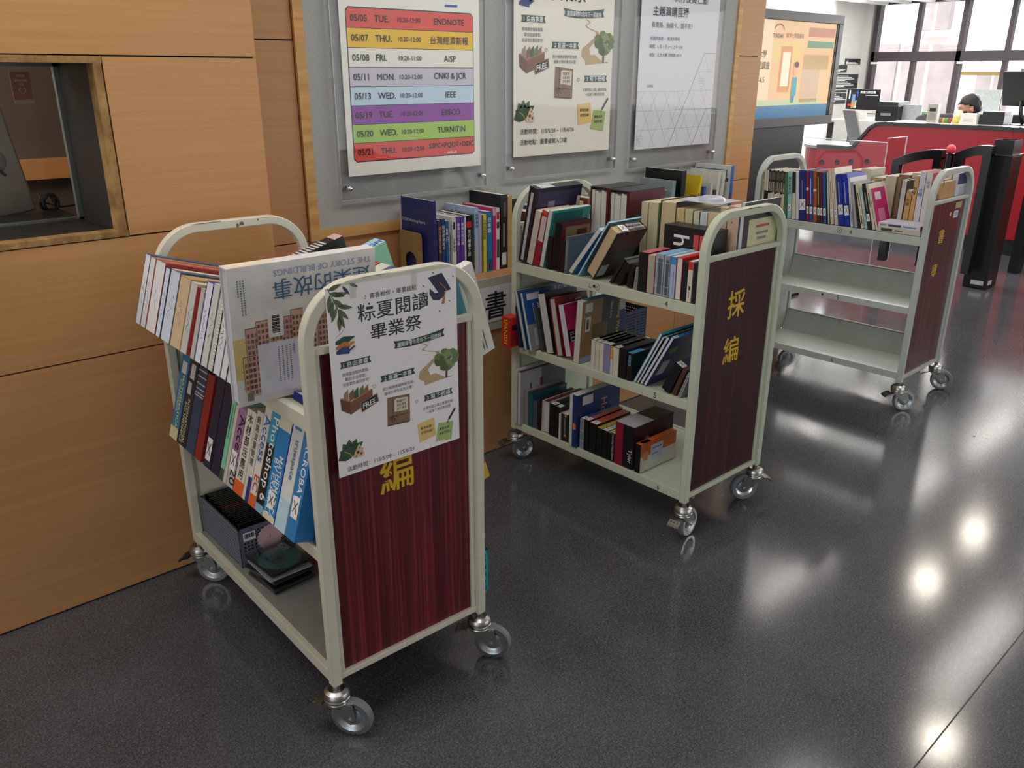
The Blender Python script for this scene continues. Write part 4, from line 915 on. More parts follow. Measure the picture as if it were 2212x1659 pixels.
# ---------------------------------------------------------------- cart 3 (far cart)
P6 = 'from wall end, far grey cart'
rws = []
for k in range(11):
    ua = .824 - k * .0112
    top = '#20201f' if k % 2 or k > 3 else '#c9c2a8'
    rws.append((ua, ua - .0110, .222 + .003 * (k % 2), .16, -3, 's', '#d2ccb4' if k not in (1, 2) else '#1d1d22', '#d8d4c8', 'slim black and cream journal', dict(front=[(0, 1, .5 + .02 * (k % 3), 1, top), (.2, .8, .55, .75, '#b9b39c'), (.2, .8, .8, .95, '#8f8b7c')] if k not in (1, 2) else [(0, 1, .55, 1, '#cfc8b0')])))
XS = ('front', .036, .034)
rws += [
    (.700, .680, .222, .17, -5, 's', '#3f7f58', '#ddd', 'green paperback', {}),
    (.678, .655, .222, .17, -6, 's', '#9cc4c8', '#ddd', 'pale teal paperback with dark characters', dict(sticker=XS, txt=[('spine_v', '學校教育改', .016, .5, .9, '#2c4a50')])),
    (.652, .634, .226, .17, -6, 's', '#d8d2bc', '#ddd', 'cream paperback with black top', dict(front=[(0, 1, .55, 1, '#24262a')])),
    (.632, .615, .224, .17, -7, 's', '#d9dadc', '#ddd', 'narrow white paperback', {}),
    (.612, .576, .236, .17, -7.5, 's', '#1f2f80', '#ddd', 'wide navy blue series book', dict(sticker=('front', .05, .05), front=[(.4, .5, .4, .8, '#b08a8a')])),
    (.574, .560, .236, .17, -8, 's', '#8a2a3c', '#ddd', 'dark red book with white band', dict(sticker=XS, front=[(0, 1, .62, .67, '#d8d4cc')])),
    (.558, .540, .238, .17, -8, 's', '#2a4aa0', '#ddd', 'medium blue book with white print', dict(sticker=XS, front=[(.3, .5, .35, .85, '#c8d0e8')])),
    (.538, .519, .240, .17, -8, 's', '#b0592c', '#ddd', 'rust orange book', dict(sticker=XS, front=[(0, 1, .60, .65, '#e0c8b0')])),
    (.517, .502, .236, .17, -8.5, 's', '#2f3a28', '#ddd', 'dark olive book with gold print', dict(sticker=XS, front=[(.3, .6, .35, .9, '#b8b088')])),
    (.500, .489, .236, .17, -9, 's', '#6a2034', '#ddd', 'slim maroon book', dict(sticker=XS)),
    (.487, .470, .236, .17, -9, 's', '#2a5a9a', '#ddd', 'steel blue book', dict(sticker=XS)),
    (.468, .453, .238, .17, -10, 's', '#1e2024', '#ddd', 'black and white book', dict(front=[(.4, 1, 0, 1, '#d0cab8')])),
    (.450, .432, .250, .17, -11, 's', '#d6cfba', '#ddd', 'tall cream book with red print', dict(sticker=XS, front=[(.35, .55, .4, .8, '#a86a5a')])),
    (.430, .412, .262, .17, -12, 's', '#d9d3c0', '#ddd', 'tallest cream book with grey print', dict(sticker=XS, front=[(.35, .55, .15, .6, '#8a8678')])),
    (.408, .380, .236, .17, -12, 's', '#2036a0', '#ddd', 'royal blue book, wall side of the pair', dict(sticker=('front', .05, .045), front=[(.3, .45, .45, .85, '#a8b4e0')])),
    (.378, .352, .238, .17, -12, 's', '#2238a6', '#ddd', 'royal blue book, near side of the pair', dict(sticker=('front', .05, .045), front=[(.3, .45, .45, .85, '#a8b4e0')])),
    (.350, .338, .225, .17, -12, 's', '#d4d4d8', '#ddd', 'white booklet with black lettering', dict(front=[(.4, .6, .1, .6, '#3c3c44')])),
    (.334, .318, .208, .17, -14, 's', '#a9aaa8', '#ddd', 'plain grey book', {}),
    (.315, .302, .200, .17, -16, 's', '#23242c', '#ddd', 'narrow dark book', {}),
    (.300, .283, .205, .17, -17, 's', '#d8cfae', '#ddd', 'cream leaning book with dark marks', dict(front=[(.3, .7, .1, .3, '#5a5648'), (.35, .65, .5, .8, '#6a6656')])),
    (.281, .268, .190, .17, -17, 's', '#a9c4c8', '#ddd', 'pale blue leaning book', dict(front=[(.3, .7, .5, .8, '#e0dcc0')])),
    (.266, .248, .210, .17, -17, 's', '#22262c', '#ddd', 'black leaning book with white label', dict(sticker=XS, front=[(.4, .6, .4, .8, '#b8b8b0')])),
    (.246, .231, .210, .17, -18, 's', '#d8d0ba', '#ddd', 'cream leaning book beside the magenta one', dict(front=[(.3, .7, .5, .8, '#6a6656')])),
    (.229, .215, .190, .13, -19, 's', '#d8d2c0', '#ddd', 'magenta covered leaning book', dict(near=[(0, 1, 0, 1, '#c2246c'), (.15, .6, .72, .9, '#e0d4d8'), (.2, .7, .1, .5, '#d87aa8')], front=[(.7, 1, 0, 1, '#c2246c')])),
]
rows_on(2, rws, .006, .8245, P6, 'front row on the far grey cart')
rows_on(2, [
    (.205, .176, .213, .16, 0, 'f', '#4a3a34', '#cfd0c8', 'grey-edged hardback with dark brown cover', dict(dz=.004, hard=True)),
    (.174, .150, .175, .16, 0, 's', '#c29a62', '#ddd', 'kraft-wrapped book with two pen characters', dict(txt=[('spine_v', '社綜', .017, .5, .8, '#2a261e')], dz=.0)),
    (.148, .128, .240, .16, 0, 's', '#c9a068', '#ddd', 'taller kraft-wrapped book', dict(txt=[('spine_v', '社幼', .016, .5, .8, '#2a261e')])),
    (.126, .100, .262, .16, 0, 's', '#cfd0dc', '#c8746a', 'white-wrapped book with blue pen characters', dict(txt=[('spine_v', '社總', .018, .5, .72, '#3a56a0')])),
    (.098, .072, .258, .16, 0, 's', '#dcd6d2', '#c8746a', 'white-wrapped book with red cover', dict(near=[(0, 1, 0, 1, '#b0483c')], txt=[('spine_v', '社綜', .015, .5, .86, '#5a6a9a')])),
    (.070, .050, .226, .16, 0, 's', '#cba66c', '#ddd', 'kraft-wrapped book with faint pencil', {}),
    (.048, .028, .220, .16, 0, 's', '#c49a5e', '#ddd', 'kraft-wrapped book at the near post', dict(txt=[('spine_v', '北綜', .017, .5, .78, '#2a261e')])),
], .140, .8245, 'from wall end, wrapped row, far cart', 'wrapped books on the far grey cart')
for k, (cv, pg, ds, zz, dy) in enumerate([('#cdc7b4', '#d6d2c4', 'cream paperback lying flat at the near end of far cart, lower of two', .8245, 0), ('#b2392f', '#dcdce6', 'red paperback lying flat at the near end of far cart, upper of two', .8455, .002)]):
    o = book(CM[2] @ Matrix.Translation((.004, .222 + dy, zz)) @ Matrix.Rotation(-math.pi / 2, 4, 'Z') @ frame((0, 0, 0), (0, 0, 1), (0, 1, 0)).inverted() @ Matrix.Identity(4) if False else CM[2] @ Matrix.Translation((.004, .222 + dy, zz)) @ Matrix.Rotation(-math.pi / 2, 4, 'Z'), .190, .0205, .130, 's', cv, pg, ds, None, spine='#dcdce6' if k else '#cdc7b4', front=[(.05, .2, .3, .7, '#9a9aa8'), (.25, .55, .25, .75, '#55555f'), (.6, .9, .35, .65, '#8f8f9c')] if k else [(.08, .35, .2, .8, '#4a4a44'), (.4, .6, .35, .65, '#8a8678')])
# back row of the far cart
bk = [('#b9a074', .30, 'tan worn book'), ('#c8bca0', .29, 'cream book'), ('#8a6a50', .27, 'brown book'), ('#c9c4b4', .26, 'light grey book')]
for k in range(9):
    cv, hh, ds = bk[k % 4]
    book(bookM(2, .66 - k * .062, .300, .8245, .055), .053, .20 + .012 * (k % 4), .15, 's', cv, '#d8d2c2', lab(ds + ' in back row', k + 1, 'from wall end, far cart'), 'back row of the far grey cart')
book(bookM(2, .085, .315, .8245, .03), .028, .250, .14, 's', '#dcdad6', '#e0ddd4', 'white paperback seen through the arch of far cart', None)
book(bookM(2, .050, .318, .8245, .022), .020, .246, .135, 's', '#d8d8dc', '#ddd', 'white and navy paperback seen through the arch of far cart', None, near=[(.1, 1, .80, 1, '#2c3a70'), (.1, 1, .0, .25, '#2c3a70'), (.3, .9, .3, .75, '#b8bcc8')])

# ---------------------------------------------------------------- books along the ledge
ZL = .7385
P7 = 'from bookend on the ledge'
G7 = 'books standing on the wall ledge'
def ledge_book(n, x0, x1, H_, D_, cv, ds, yf=2.535, kind='s', pg='#dcd8cc', lean=0, place=P7, group=G7, left=(), **ex):
    a = R(lean); T = (x1 - x0) * math.cos(a) - .0012
    M = Matrix.Translation((x0, yf, ZL)) @ Matrix.Translation((0, 0, max(0, T * math.sin(a)))) @ Matrix.Rotation(a, 4, 'Y')
    o = book(M, T, H_, D_, kind, cv, pg, lab(ds, n, place) if n else ds, group, **ex)
    if left:
        b = B()
        for i, (y0, y1, z0, z1, col) in enumerate(left):
            xo = -.0004 - .00015 * i
            b.poly([(xo, y0 * D_, z0 * H_), (xo, y0 * D_, z1 * H_), (xo, y1 * D_, z1 * H_), (xo, y1 * D_, z0 * H_)], MC_(col))
        b.build('cover_print', o)
    return o
o = ledge_book(0, 1.852, 1.866, .315, .205, '#1c2a6a', 'tall navy report at the left end of the ledge books', yf=2.487, group=None)
b = B(); b.text('OCDE Working Papers', .0155, frame((-.0008, .200, .225), (0, -1, 0), (0, 0, 1)), mat('#c9ccdc', .5, var=0), 'L', .01); b.text('OECD Economic Studies', .012, frame((-.0008, .200, .207), (0, -1, 0), (0, 0, 1)), mat('#4a4f96', .5, var=0)); b.build('cover_title', o)
be = thing('bookend', 'tan metal bookend with a round hole against the tall navy report', 'bookend', Matrix.Translation((1.838, 2.545, ZL)))
pts = [(0, 0), (.145, 0), (.145, .175)] + [(.13 + .015 * math.cos(k * math.pi / 8), .175 + .015 * math.sin(k * math.pi / 8)) for k in range(1, 5)] + [(.015 - .015 * math.sin(k * math.pi / 8), .175 + .015 * math.cos(k * math.pi / 8)) for k in range(0, 5)]
b = B(); mbe = mat('#9c8c60', .42, .3, var=.05)
# plate with a true hole: two halves around the ring
cx_, cz_, rr = .075, .075, .036
ring = [(cx_ + rr * math.cos(t), cz_ + rr * math.sin(t)) for t in [2 * math.pi * k / 32 for k in range(33)]]
outer_r = [(.145, 0), (.145, cz_), (.145, .175), (.135, .188), (.13, .19), (cx_, .19)]
outer_l = [(0, 0), (0, cz_), (0, .175), (.01, .188), (.015, .19), (cx_, .19)]
Fb = frame((0, 0, 0), (0, 1, 0), (0, 0, 1))
right = [(cx_, 0), (.145, 0), (.145, .175), (.141, .186), (.130, .19), (cx_, .19)] + [(cx_ + rr * math.sin(t), cz_ + rr * math.cos(t)) for t in [math.pi * k / 16 for k in range(17)]]
left = [(cx_, 0), (0, 0), (0, .175), (.004, .186), (.015, .19), (cx_, .19)] + [(cx_ - rr * math.sin(t), cz_ + rr * math.cos(t)) for t in [math.pi * k / 16 for k in range(17)]]
b.prism(right, -.0008, .0008, mbe, Fb); b.prism(left, -.0008, .0008, mbe, Fb); b.build('upright_plate', be)
B().box(.0009, .012, .01, .135, 0, .0012, mbe).build('foot', be)
L1 = [
    (1.868, 1.886, .265, .19, '#c8c6c8', 'white journal with pale lilac spine', {}),
    (1.888, 1.906, .240, .17, '#27304e', 'dark navy journal', dict(front=[(.3, .7, .2, .85, '#8c93ac')])),
    (1.909, 1.925, .232, .17, '#4a3a58', 'dusky purple magazine with orange dots', dict(txt=[('spine_v', '網站建置百寶箱', .014, .5, .9, '#d89a6a')])),
    (1.927, 1.943, .235, .17, '#23427c', 'navy computer manual with white characters', dict(txt=[('spine_v', '精通網頁設計', .015, .5, .9, '#d8d4b8')])),
    (1.945, 1.958, .226, .17, '#2a5c9c', 'blue computer manual with white characters', dict(txt=[('spine_v', '系統入門', .013, .5, .88, '#e0e4ec')])),
    (1.960, 1.974, .226, .17, '#9fa4a6', 'grey manual with dark print', dict(front=[(.3, .6, .2, .8, '#3a4450')])),
    (1.976, 1.996, .238, .17, '#d4d2cc', 'white manual with small black emblem', dict(front=[(.3, .7, .80, .92, '#2a2a30')], txt=[('spine_v', '企業資源', .013, .5, .66, '#44444a')])),
    (1.998, 2.017, .236, .18, '#5a3a98', 'purple volume with white characters', dict(txt=[('spine_v', '春風化雨之路', .014, .5, .9, '#e4dcf0')])),
    (2.019, 2.036, .236, .18, '#5a3a98', 'second purple volume with white characters', dict(txt=[('spine_v', '春風化雨之路', .014, .5, .9, '#e4dcf0')])),
    (2.038, 2.046, .234, .18, '#c9c7c4', 'thin greyish white booklet', {}),
    (2.048, 2.073, .236, .18, '#161619', 'black volume with red block and white characters', dict(front=[(.0, 1, .80, .90, '#c8282c')], txt=[('spine_v', '宋代繪畫之旅', .017, .5, .77, '#e0e0e0')])),
    (2.075, 2.086, .238, .18, '#22443a', 'dark green slim volume', {}),
    (2.088, 2.109, .262, .19, '#9fb4d8', 'pale blue manual with tan lower edge', dict(front=[(0, .35, 0, .5, '#c0a888')], txt=[('spine_v', '教學專業', .014, .6, .92, '#3a4a80')])),
    (2.110, 2.124, .240, .18, '#b0a4c0', 'lilac slim volume', {}),
    (2.126, 2.150, .232, .18, '#d8c032', 'yellow and green language book', dict(front=[(0, .3, 0, 1, '#2f5c3a')], txt=[('spine_v', '入門英語會話', .013, .62, .92, '#3c3a20')])),
    (2.153, 2.180, .240, .18, '#2272b4', 'bright blue illustrated book', dict(txt=[('spine_v', '日本語', .02, .45, .9, '#e8eef4')], front=[(.3, .9, .02, .2, '#1a4a70'), (.1, .5, .05, .12, '#c87a4a')])),
    (2.183, 2.200, .252, .19, '#c02470', 'magenta book with rainbow top', dict(front=[(0, 1, .88, 1, '#c8a0b8')])),
    (2.202, 2.220, .250, .19, '#d2cfc8', 'white book with red and black spine boxes', dict(front=[(.1, .9, .82, .94, '#b8282c'), (.1, .9, .68, .78, '#3a2a2c'), (.1, .9, .2, .5, '#3a3a3c')])),
    (2.226, 2.262, .300, .20, '#17161a', 'tall black book with barcode label', dict(front=[(.15, .85, .05, .22, '#c9c9c9'), (.4, .8, .7, .9, '#5a4a4c'), (.35, .6, .3, .62, '#8a8070')])),
    (2.264, 2.288, .292, .18, '#b8955c', 'tall tan book', {}),
    (2.290, 2.318, .278, .18, '#1c1b1e', 'dark book half hidden by the green cart', {}),
]
for n, (x0, x1, H_, D_, cv, ds, ex) in enumerate(L1): ledge_book(n + 1, x0, x1, H_, D_, cv, ds, **ex)
P8 = 'from blue spine, right end of ledge'
R1 = [
    (3.770, 3.800, .312, .225, '#2a6ab8', 'bright blue spine', dict(yf=2.50, left=[(0, 1, 0, 1, '#cfd0c8'), (.1, .95, .80, .93, '#2c6a78'), (.05, .2, .74, .80, '#5a3a6a'), (.2, .4, .3, .5, '#b9b8a8')], front=[(0, .6, 0, .55, '#5a2a60')])),
    (3.690, 3.715, .29, .205, '#d2cfc4', 'white covered book leaning', dict(yf=2.51, lean=6)),
    (3.640, 3.662, .285, .20, '#cfcfca', 'pale grey covered book', dict(yf=2.50, lean=5, left=[(.0, .3, 0, .7, '#4a5a58')])),
    (3.590, 3.610, .240, .17, '#c2c2bc', 'grey covered book', dict(yf=2.50, lean=4)),
    (3.530, 3.550, .225, .15, '#2a4f9a', 'small blue book', dict(yf=2.50, lean=4)),
    (3.505, 3.520, .215, .15, '#3a3f48', 'small dark book', dict(yf=2.50, lean=4)),
    (3.455, 3.475, .285, .16, '#d8b82c', 'yellow spine book leaning', dict(yf=2.49, lean=9, front=[(.1, .9, .1, .4, '#c8503a'), (.2, .8, .55, .7, '#3f7a4a')])),
    (3.330, 3.365, .318, .225, '#141416', 'big black covered book with pale page tops', dict(yf=2.485, lean=2)),
    (3.265, 3.290, .275, .20, '#7f9296', 'grey-teal covered book', dict(yf=2.49, lean=3, left=[(.0, .9, .0, .85, '#90a4a8')])),
    (3.215, 3.240, .235, .16, '#5a6a6c', 'dark teal covered book', dict(yf=2.49, lean=3)),
    (3.170, 3.190, .225, .15, '#b8b6a8', 'small cream covered book', dict(yf=2.50, lean=3)),
]
for n, (x0, x1, H_, D_, cv, ds, ex) in enumerate(R1):
    ledge_book(n + 1, x0, x1, H_, D_, cv, ds, place=P8, group='books at the right end of the wall ledge', **ex)
for n in range(10):
    x = 2.36 + n * .075
    cv = ['#7a3a34', '#3a5a7a', '#c8c2b0', '#4a6a50', '#b08a4a'][n % 5]; cn = ['brown', 'slate', 'cream', 'green', 'ochre'][n % 5]
    ledge_book(n + 1, x, x + .05, .22 + .01 * (n % 3), .17, cv, cn + ' book behind the green cart', place='from the tall tan book on ledge', group='ledge books behind the green cart')

# ================================================================== POSTERS
def art(b, P, dates, W_):
    """event poster drawing; P(x, y, layer) -> 3D, x 0..1, y 0 (top)..1.4, W_ metres per unit"""
    lift = lambda k: k * .00035
    def F_(x, y, k): return frame(P(x, y, k), PX, PY)
    o0, ox, oy = P(0, 0, 0), P(1, 0, 0), P(0, -1, 0)
    PX, PY = (ox - o0).normalized(), (oy - o0).normalized()
    def poly(pts, m, k): b.poly([P(x, y, k) for x, y in pts], m)
    def T(s_, x, y, sz, m, k=3, al='L', bold=.004, fw=None): b.text(s_, sz * W_, F_(x, y, k), m, al, bold, 'C', fit=(fw * W_,) if fw else None)
    def stroke(pts, wd, m, k):
        for i in range(len(pts) - 1):
            (x0, y0), (x1, y1) = pts[i], pts[i + 1]; l = math.hypot(x1 - x0, y1 - y0) or 1
            nx, ny = -(y1 - y0) / l * wd / 2, (x1 - x0) / l * wd / 2
            poly([(x0 + nx, y0 + ny), (x1 + nx, y1 + ny), (x1 - nx, y1 - ny), (x0 - nx, y0 - ny)], m, k)
    def leaf(x, y, ang, l, wd, m, k):
        c_, s_ = math.cos(ang), math.sin(ang)
        poly([(x + t * l * c_ - h_ * wd * s_, y + t * l * s_ + h_ * wd * c_) for t, h_ in ((0, 0), (.25, .42), (.5, .5), (.78, .3), (1, 0), (.78, -.3), (.5, -.5), (.25, -.42))], m, k)
    C = lambda h_: mat(h_, .6, var=.04, scale=60)
    dk, gr, brn = mat('#222a2c', .6, var=0), C('#2f4f42'), C('#8a5f46')
    # olive branch
    stroke([(.016, .0), (.05, .07), (.08, .15), (.085, .21)], .005, C('#4c5640'), 1)
    for (x, y, a_, l) in [(.02, .015, -.3, .10), (.03, .03, .35, .11), (.04, .05, .0, .12), (.05, .075, .7, .10), (.03, .04, 1.7, .12), (.05, .08, 1.8, .11), (.07, .12, .25, .12), (.075, .14, .8, .11), (.08, .16, 1.25, .12), (.07, .13, 2.0, .10), (.084, .18, 1.6, .11)]: leaf(x, y, a_, l, .032, C('#5c6a4c'), 2)
    leaf(.12, -.0, .9, .08, .022, C('#39405a'), 2); leaf(.17, -.01, .5, .07, .022, C('#39405a'), 2)
    T('書香相伴・畢業啟航', .49, .094, .040, dk, 2, 'C', .004, .36)
    stroke([(.275, .085), (.285, .098)], .006, C('#b06a5a'), 2); stroke([(.27, .10), (.28, .108)], .006, C('#b06a5a'), 2)
    T('粽夏閱讀', .49, .195, .125, mat('#24403c', .6, var=0), 2, 'C', .008, .55)
    T('畢業祭', .50, .335, .115, dk, 2, 'C', .008, .40)
    # cap
    poly([(.765, .045), (.88, .028), (.955, .155), (.85, .165)], C('#2b3048'), 3)
    poly([(.775, .12), (.82, .16), (.90, .16), (.90, .19), (.85, .215), (.80, .205), (.775, .16)], C('#363c58'), 2)
    stroke([(.86, .09), (.915, .15), (.89, .20)], .006, C('#b87a4a'), 4); poly([(.884, .195), (.902, .195), (.896, .245), (.872, .245)], C('#b4764c'), 4)
    for (x, y) in ((.80, .012), (.965, .06), (.93, .225), (.845, .285), (.72, .09)): stroke([(x, y), (x + .014, y + .012)], .006, C('#555a66'), 2)
    # ribbon banner
    poly([(.47, .43), (.60, .445), (.75, .437), (.89, .42), (.875, .45), (.89, .475), (.75, .487), (.60, .492), (.475, .482), (.485, .457)], gr, 2)
    T('讓閱讀陪你走向下一段旅程', .68, .463, .036, M_WHITE, 4, 'C', .006, .36)
    # road
    rd = [(.63, .492, .012), (.71, .497, .014), (.745, .515, .015), (.70, .535, .018), (.72, .55, .02), (.82, .575, .026), (.835, .60, .03), (.77, .645, .045), (.705, .69, .07), (.71, .74, .10), (.80, .785, .14)]
    for i in range(len(rd) - 1):
        (x0, y0, w0), (x1, y1, w1) = rd[i], rd[i + 1]
        poly([(x0 - w0 / 2, y0), (x0 + w0 / 2, y0), (x1 + w1 / 2, y1), (x1 - w1 / 2, y1)], C('#bda37c'), 2 + .05 * i)
    poly([(.70, .74), (.80, .73), (.90, .785), (.71, .80)], C('#c2a87e'), 2.6)
    # tree
    stroke([(.895, .785), (.898, .73), (.90, .66)], .018, C('#5a4634'), 3); stroke([(.90, .73), (.94, .68)], .008, C('#5a4634'), 3); stroke([(.896, .725), (.85, .69)], .008, C('#5a4634'), 3)
    stroke([(.85, .788), (.95, .782)], .004, C('#6a5a48'), 2)
    rnd = random.Random(3)
    for k in range(26):
        a_, r_ = rnd.random() * 6.28, math.sqrt(rnd.random())
        cx, cy, rr_ = .90 + .085 * r_ * math.cos(a_), .648 + .065 * r_ * math.sin(a_), .022 + .014 * rnd.random()
        poly([(cx + rr_ * math.cos(t) * (1 + .2 * math.sin(3 * t + k)), cy + .8 * rr_ * math.sin(t)) for t in [2 * math.pi * j / 14 for j in range(14)]], C(['#56683f', '#6c8050', '#8a9a66'][k % 3]), 4 + k * .18)
    # pile of three books
    for i, (y, c1) in enumerate(((.335, '#2f5244'), (.37, '#bf7c3a'), (.40, '#33487c'))):
        poly([(.045, y + .012), (.10, y - .012), (.19, y), (.14, y + .03)], C(c1), 3 + i * 0); poly([(.045, y + .012), (.14, y + .03), (.14, y + .044), (.045, y + .032)], C(c1), 2); poly([(.14, y + .03), (.185, y + .004), (.185, y + .02), (.14, y + .044)], C('#e6dcc4'), 3)
    stroke([(.05, .32), (.09, .30), (.11, .275)], .003, C('#9a8a76'), 2)
    # three numbered tags with their lines
    def tagb(x0, x1, y, s_):
        poly([(x0, y - .022), (x1, y - .022), (x1 - .010, y - .004), (x1 + .004, y + .022), (x0 - .004, y + .022), (x0 + .006, y + .002)], gr, 2); T(s_, (x0 + x1) / 2, y, .038, M_WHITE, 4, 'C', .008, (x1 - x0) * .82)
    tagb(.068, .292, .512, '1 自由拿書'); tagb(.36, .63, .672, '2 盲選一本書'); tagb(.70, .945, .896, '3 寫下祝福')
    g2 = mat('#4c4c4c', .6, var=0)
    T('現場擺放報銷書籍，', .175, .578, .026, g2, 2, 'C', 0, .20); T('歡迎自由索取，', .175, .612, .026, g2, 2, 'C', 0, .16); T('挑喜歡的書回家吧！', .175, .646, .026, g2, 2, 'C', 0, .20)
    T('部分報銷書籍神秘包裝，', .495, .748, .026, g2, 2, 'C', 0, .255); T('讓緣分帶你遇見好書！', .495, .782, .026, g2, 2, 'C', 0, .23)
    T('在便利貼上寫上畢業祝福，', .82, .972, .026, g2, 2, 'C', 0, .265); T('一起留下美好的回憶', .82, 1.005, .026, g2, 2, 'C', 0, .21)
    for (x, y) in ((.305, .705), (.635, .90)):
        stroke([(x, y + .016), (x - .014, y), (x - .008, y - .01), (x, y - .003), (x + .008, y - .01), (x + .014, y), (x, y + .016)], .003, C('#b0605c'), 2)
    # crate with books and FREE board
    for (x, y, c1) in ((.075, .70, '#9a8a78'), (.115, .705, '#8a5a48'), (.15, .70, '#3f5c48'), (.19, .695, '#6a7a44'), (.225, .70, '#9a6a50')): poly([(x, y + .06), (x, y + .01), (x + .035, y - .02), (x + .035, y + .05)], C(c1), 2 + x * 4)
    poly([(.048, .735), (.12, .775), (.12, .86), (.052, .815)], C('#6f4a36'), 3); poly([(.12, .775), (.29, .725), (.288, .80), (.12, .86)], C('#84583f'), 3)
    poly([(.048, .735), (.06, .73), (.125, .766), (.285, .718), (.29, .725), (.12, .777)], C('#a87a58'), 4)
    stroke([(.12, .82), (.288, .765)], .004, C('#5c3c2c'), 4)
    poly([(.19, .795), (.325, .76), (.335, .82), (.20, .868)], C('#9a6a4c'), 5); poly([(.198, .80), (.318, .768), (.326, .815), (.206, .858)], C('#23272c'), 6)
    b.text('FREE', .052 * W_, frame(P(.262, .815, 7), PX * .97 + PY * .22, PY), M_WHITE, 'C', .01, 'C')
    # wrapped parcel
    poly([(.398, .815), (.58, .828), (.575, 1.025), (.392, 1.012)], C('#8a6a52'), 3); poly([(.392, 1.012), (.575, 1.025), (.57, 1.035), (.39, 1.022)], C('#5c4636'), 3)
    stroke([(.44, .818), (.435, 1.016)], .006, C('#5a4434'), 4); stroke([(.394, .955), (.577, .968)], .006, C('#5a4434'), 4)
    for a_ in (.4, 2.6, 1.1, 2.1): stroke([(.437, .955), (.437 + .045 * math.cos(a_), .955 + .045 * math.sin(a_))], .006, C('#4a382c'), 5)
    poly([(.455, .845), (.47, .835), (.565, .845), (.56, .94), (.45, .93)], C('#e2d6bc'), 5)
    for s_, y in (('關鍵字：', .862), ('成長·勇氣', .888), ('旅行·夢想', .914)): T(s_, .51, y, .022, dk, 6, 'C', .006, .075)
    # sticky notes and pen
    poly([(.634, 1.075), (.775, 1.06), (.79, 1.20), (.648, 1.22)], C('#e8c67a'), 3); poly([(.814, 1.115), (.945, 1.13), (.925, 1.27), (.785, 1.25)], C('#a9bf78'), 4)
    T('畢業快樂！', .71, 1.115, .024, dk, 5, 'C', .002, .10); T('前程似錦！', .715, 1.15, .024, dk, 5, 'C', .002, .10); T('勇敢追夢，', .868, 1.165, .024, dk, 6, 'C', .002, .10); T('未來可期！', .865, 1.20, .024, dk, 6, 'C', .002, .10)
    stroke([(.965, 1.035), (.905, 1.11)], .016, C('#22262e'), 6); stroke([(.905, 1.11), (.888, 1.135)], .006, C('#22262e'), 6)
    # leaves and rice dumpling
    for a_, l in ((-2.6, .08), (-2.0, .10), (-1.5, .11), (-1.0, .12), (-.55, .13), (-.15, .11)): leaf(.085, 1.14, a_, l, .06, C('#3f6040'), 3)
    leaf(.0, 1.16, -.4, .17, .09, C('#2f5236'), 4); poly([(.04, 1.13), (.085, 1.06), (.13, 1.14), (.085, 1.165)], C('#365a3c'), 5)
    stroke([(.05, 1.11), (.085, 1.13), (.115, 1.165)], .005, C('#c8a86a'), 6)
    poly([(.158, 1.085), (.168, 1.085), (.20, 1.16), (.19, 1.18), (.12, 1.178), (.112, 1.162)], C('#d8bfa0'), 7)
    for (x, y, r_) in ((.15, 1.14, .012), (.175, 1.155, .009), (.165, 1.11, .006), (.135, 1.165, .006)): poly([(x + r_ * math.cos(t), y + r_ * math.sin(t)) for t in [2 * math.pi * j / 12 for j in range(12)]], C('#6a4434'), 8)
    for s_, y in dates: T(s_, .062, y, .040, dk, 2, 'L', .003, .54 if '115' in s_ else .47)

# poster taped on cart 1
MP = CM[0] @ Matrix.Translation((.056, -.0022, 1.0945))
o = thing('poster', 'white event poster with painted leaves taped over the front cart end', 'poster', MP)
b = B(); wp, hp = .326, .4195
nseg = 10
for j in range(nseg):
    pass
b.box(0, wp, -.0003, .0003, -hp, 0, M_PAPER); b.build('sheet', o)
b = B(); art(b, lambda x, y, k: Vector((x * wp, -.0004 - k * .00012, -y * wp)), [('活動時間：115/5/28 ~ 115/6/26', 1.243)], wp); b.build('print', o)
for k, x in enumerate((.055, .205)):
    b = B(); b.box(x, x + .014, -.0022, -.0020, -.028, .006, glass('tape_%d' % k, (.93, .93, .9, 1), .3, .2)); b.build('tape', o)

# framed notices on the pin board
YA = 2.708
def acrylic(x0, x1, z0, label, px0, px1, pz0, plabel, aspect=1.414, pcol=M_PAPER2):
    H_ = 2.18 - z0
    o = thing('acrylic_holder', label, 'poster holder', Matrix.Translation((x0, YA, z0)), 'acrylic poster holders')
    w_ = x1 - x0
    B().box(0, w_, 0, .003, 0, H_, M_ACRYL).build('front_sheet', o); B().box(.0, w_, .010, .013, 0, H_, M_ACRYL).build('back_sheet', o)
    ed = mat('#c4c9ca', .15, .2, var=0)
    b = B(); b.box(-.0012, 0, 0, .013, 0, H_, ed); b.box(w_, w_ + .0012, 0, .013, 0, H_, ed); b.box(0, w_, 0, .013, -.0012, 0, ed); b.build('polished_edge', o)
    for xx in (.030, w_ - .020):
        for zz in (.042, H_ - .042):
            b = B(); b.cyl((xx, .0132, zz), (xx, YB - .0045 - YA, zz), .008, M_STEEL); b.lathe([(.0115, 0), (.0115, .006), (.010, .010), (.006, .013), (0, .014)], M_CHROME, frame((xx, -.0002, zz), (1, 0, 0), (0, 0, 1))); b.build('standoff_bolt', o)
    wp_ = px1 - px0
    p = thing('poster', plabel, 'poster', Matrix.Translation((px0, YA + .0062, pz0)))
    B().box(0, wp_, 0, .0007, 0, wp_ * aspect, pcol).build('sheet', p)
    return p, wp_, wp_ * aspect
p, w_, h_ = acrylic(1.605, 2.298, 1.0535, 'clear wall holder around the colourful course timetable', 1.644, 2.272, 1.1377, 'course timetable poster with red, yellow, purple and green rows')
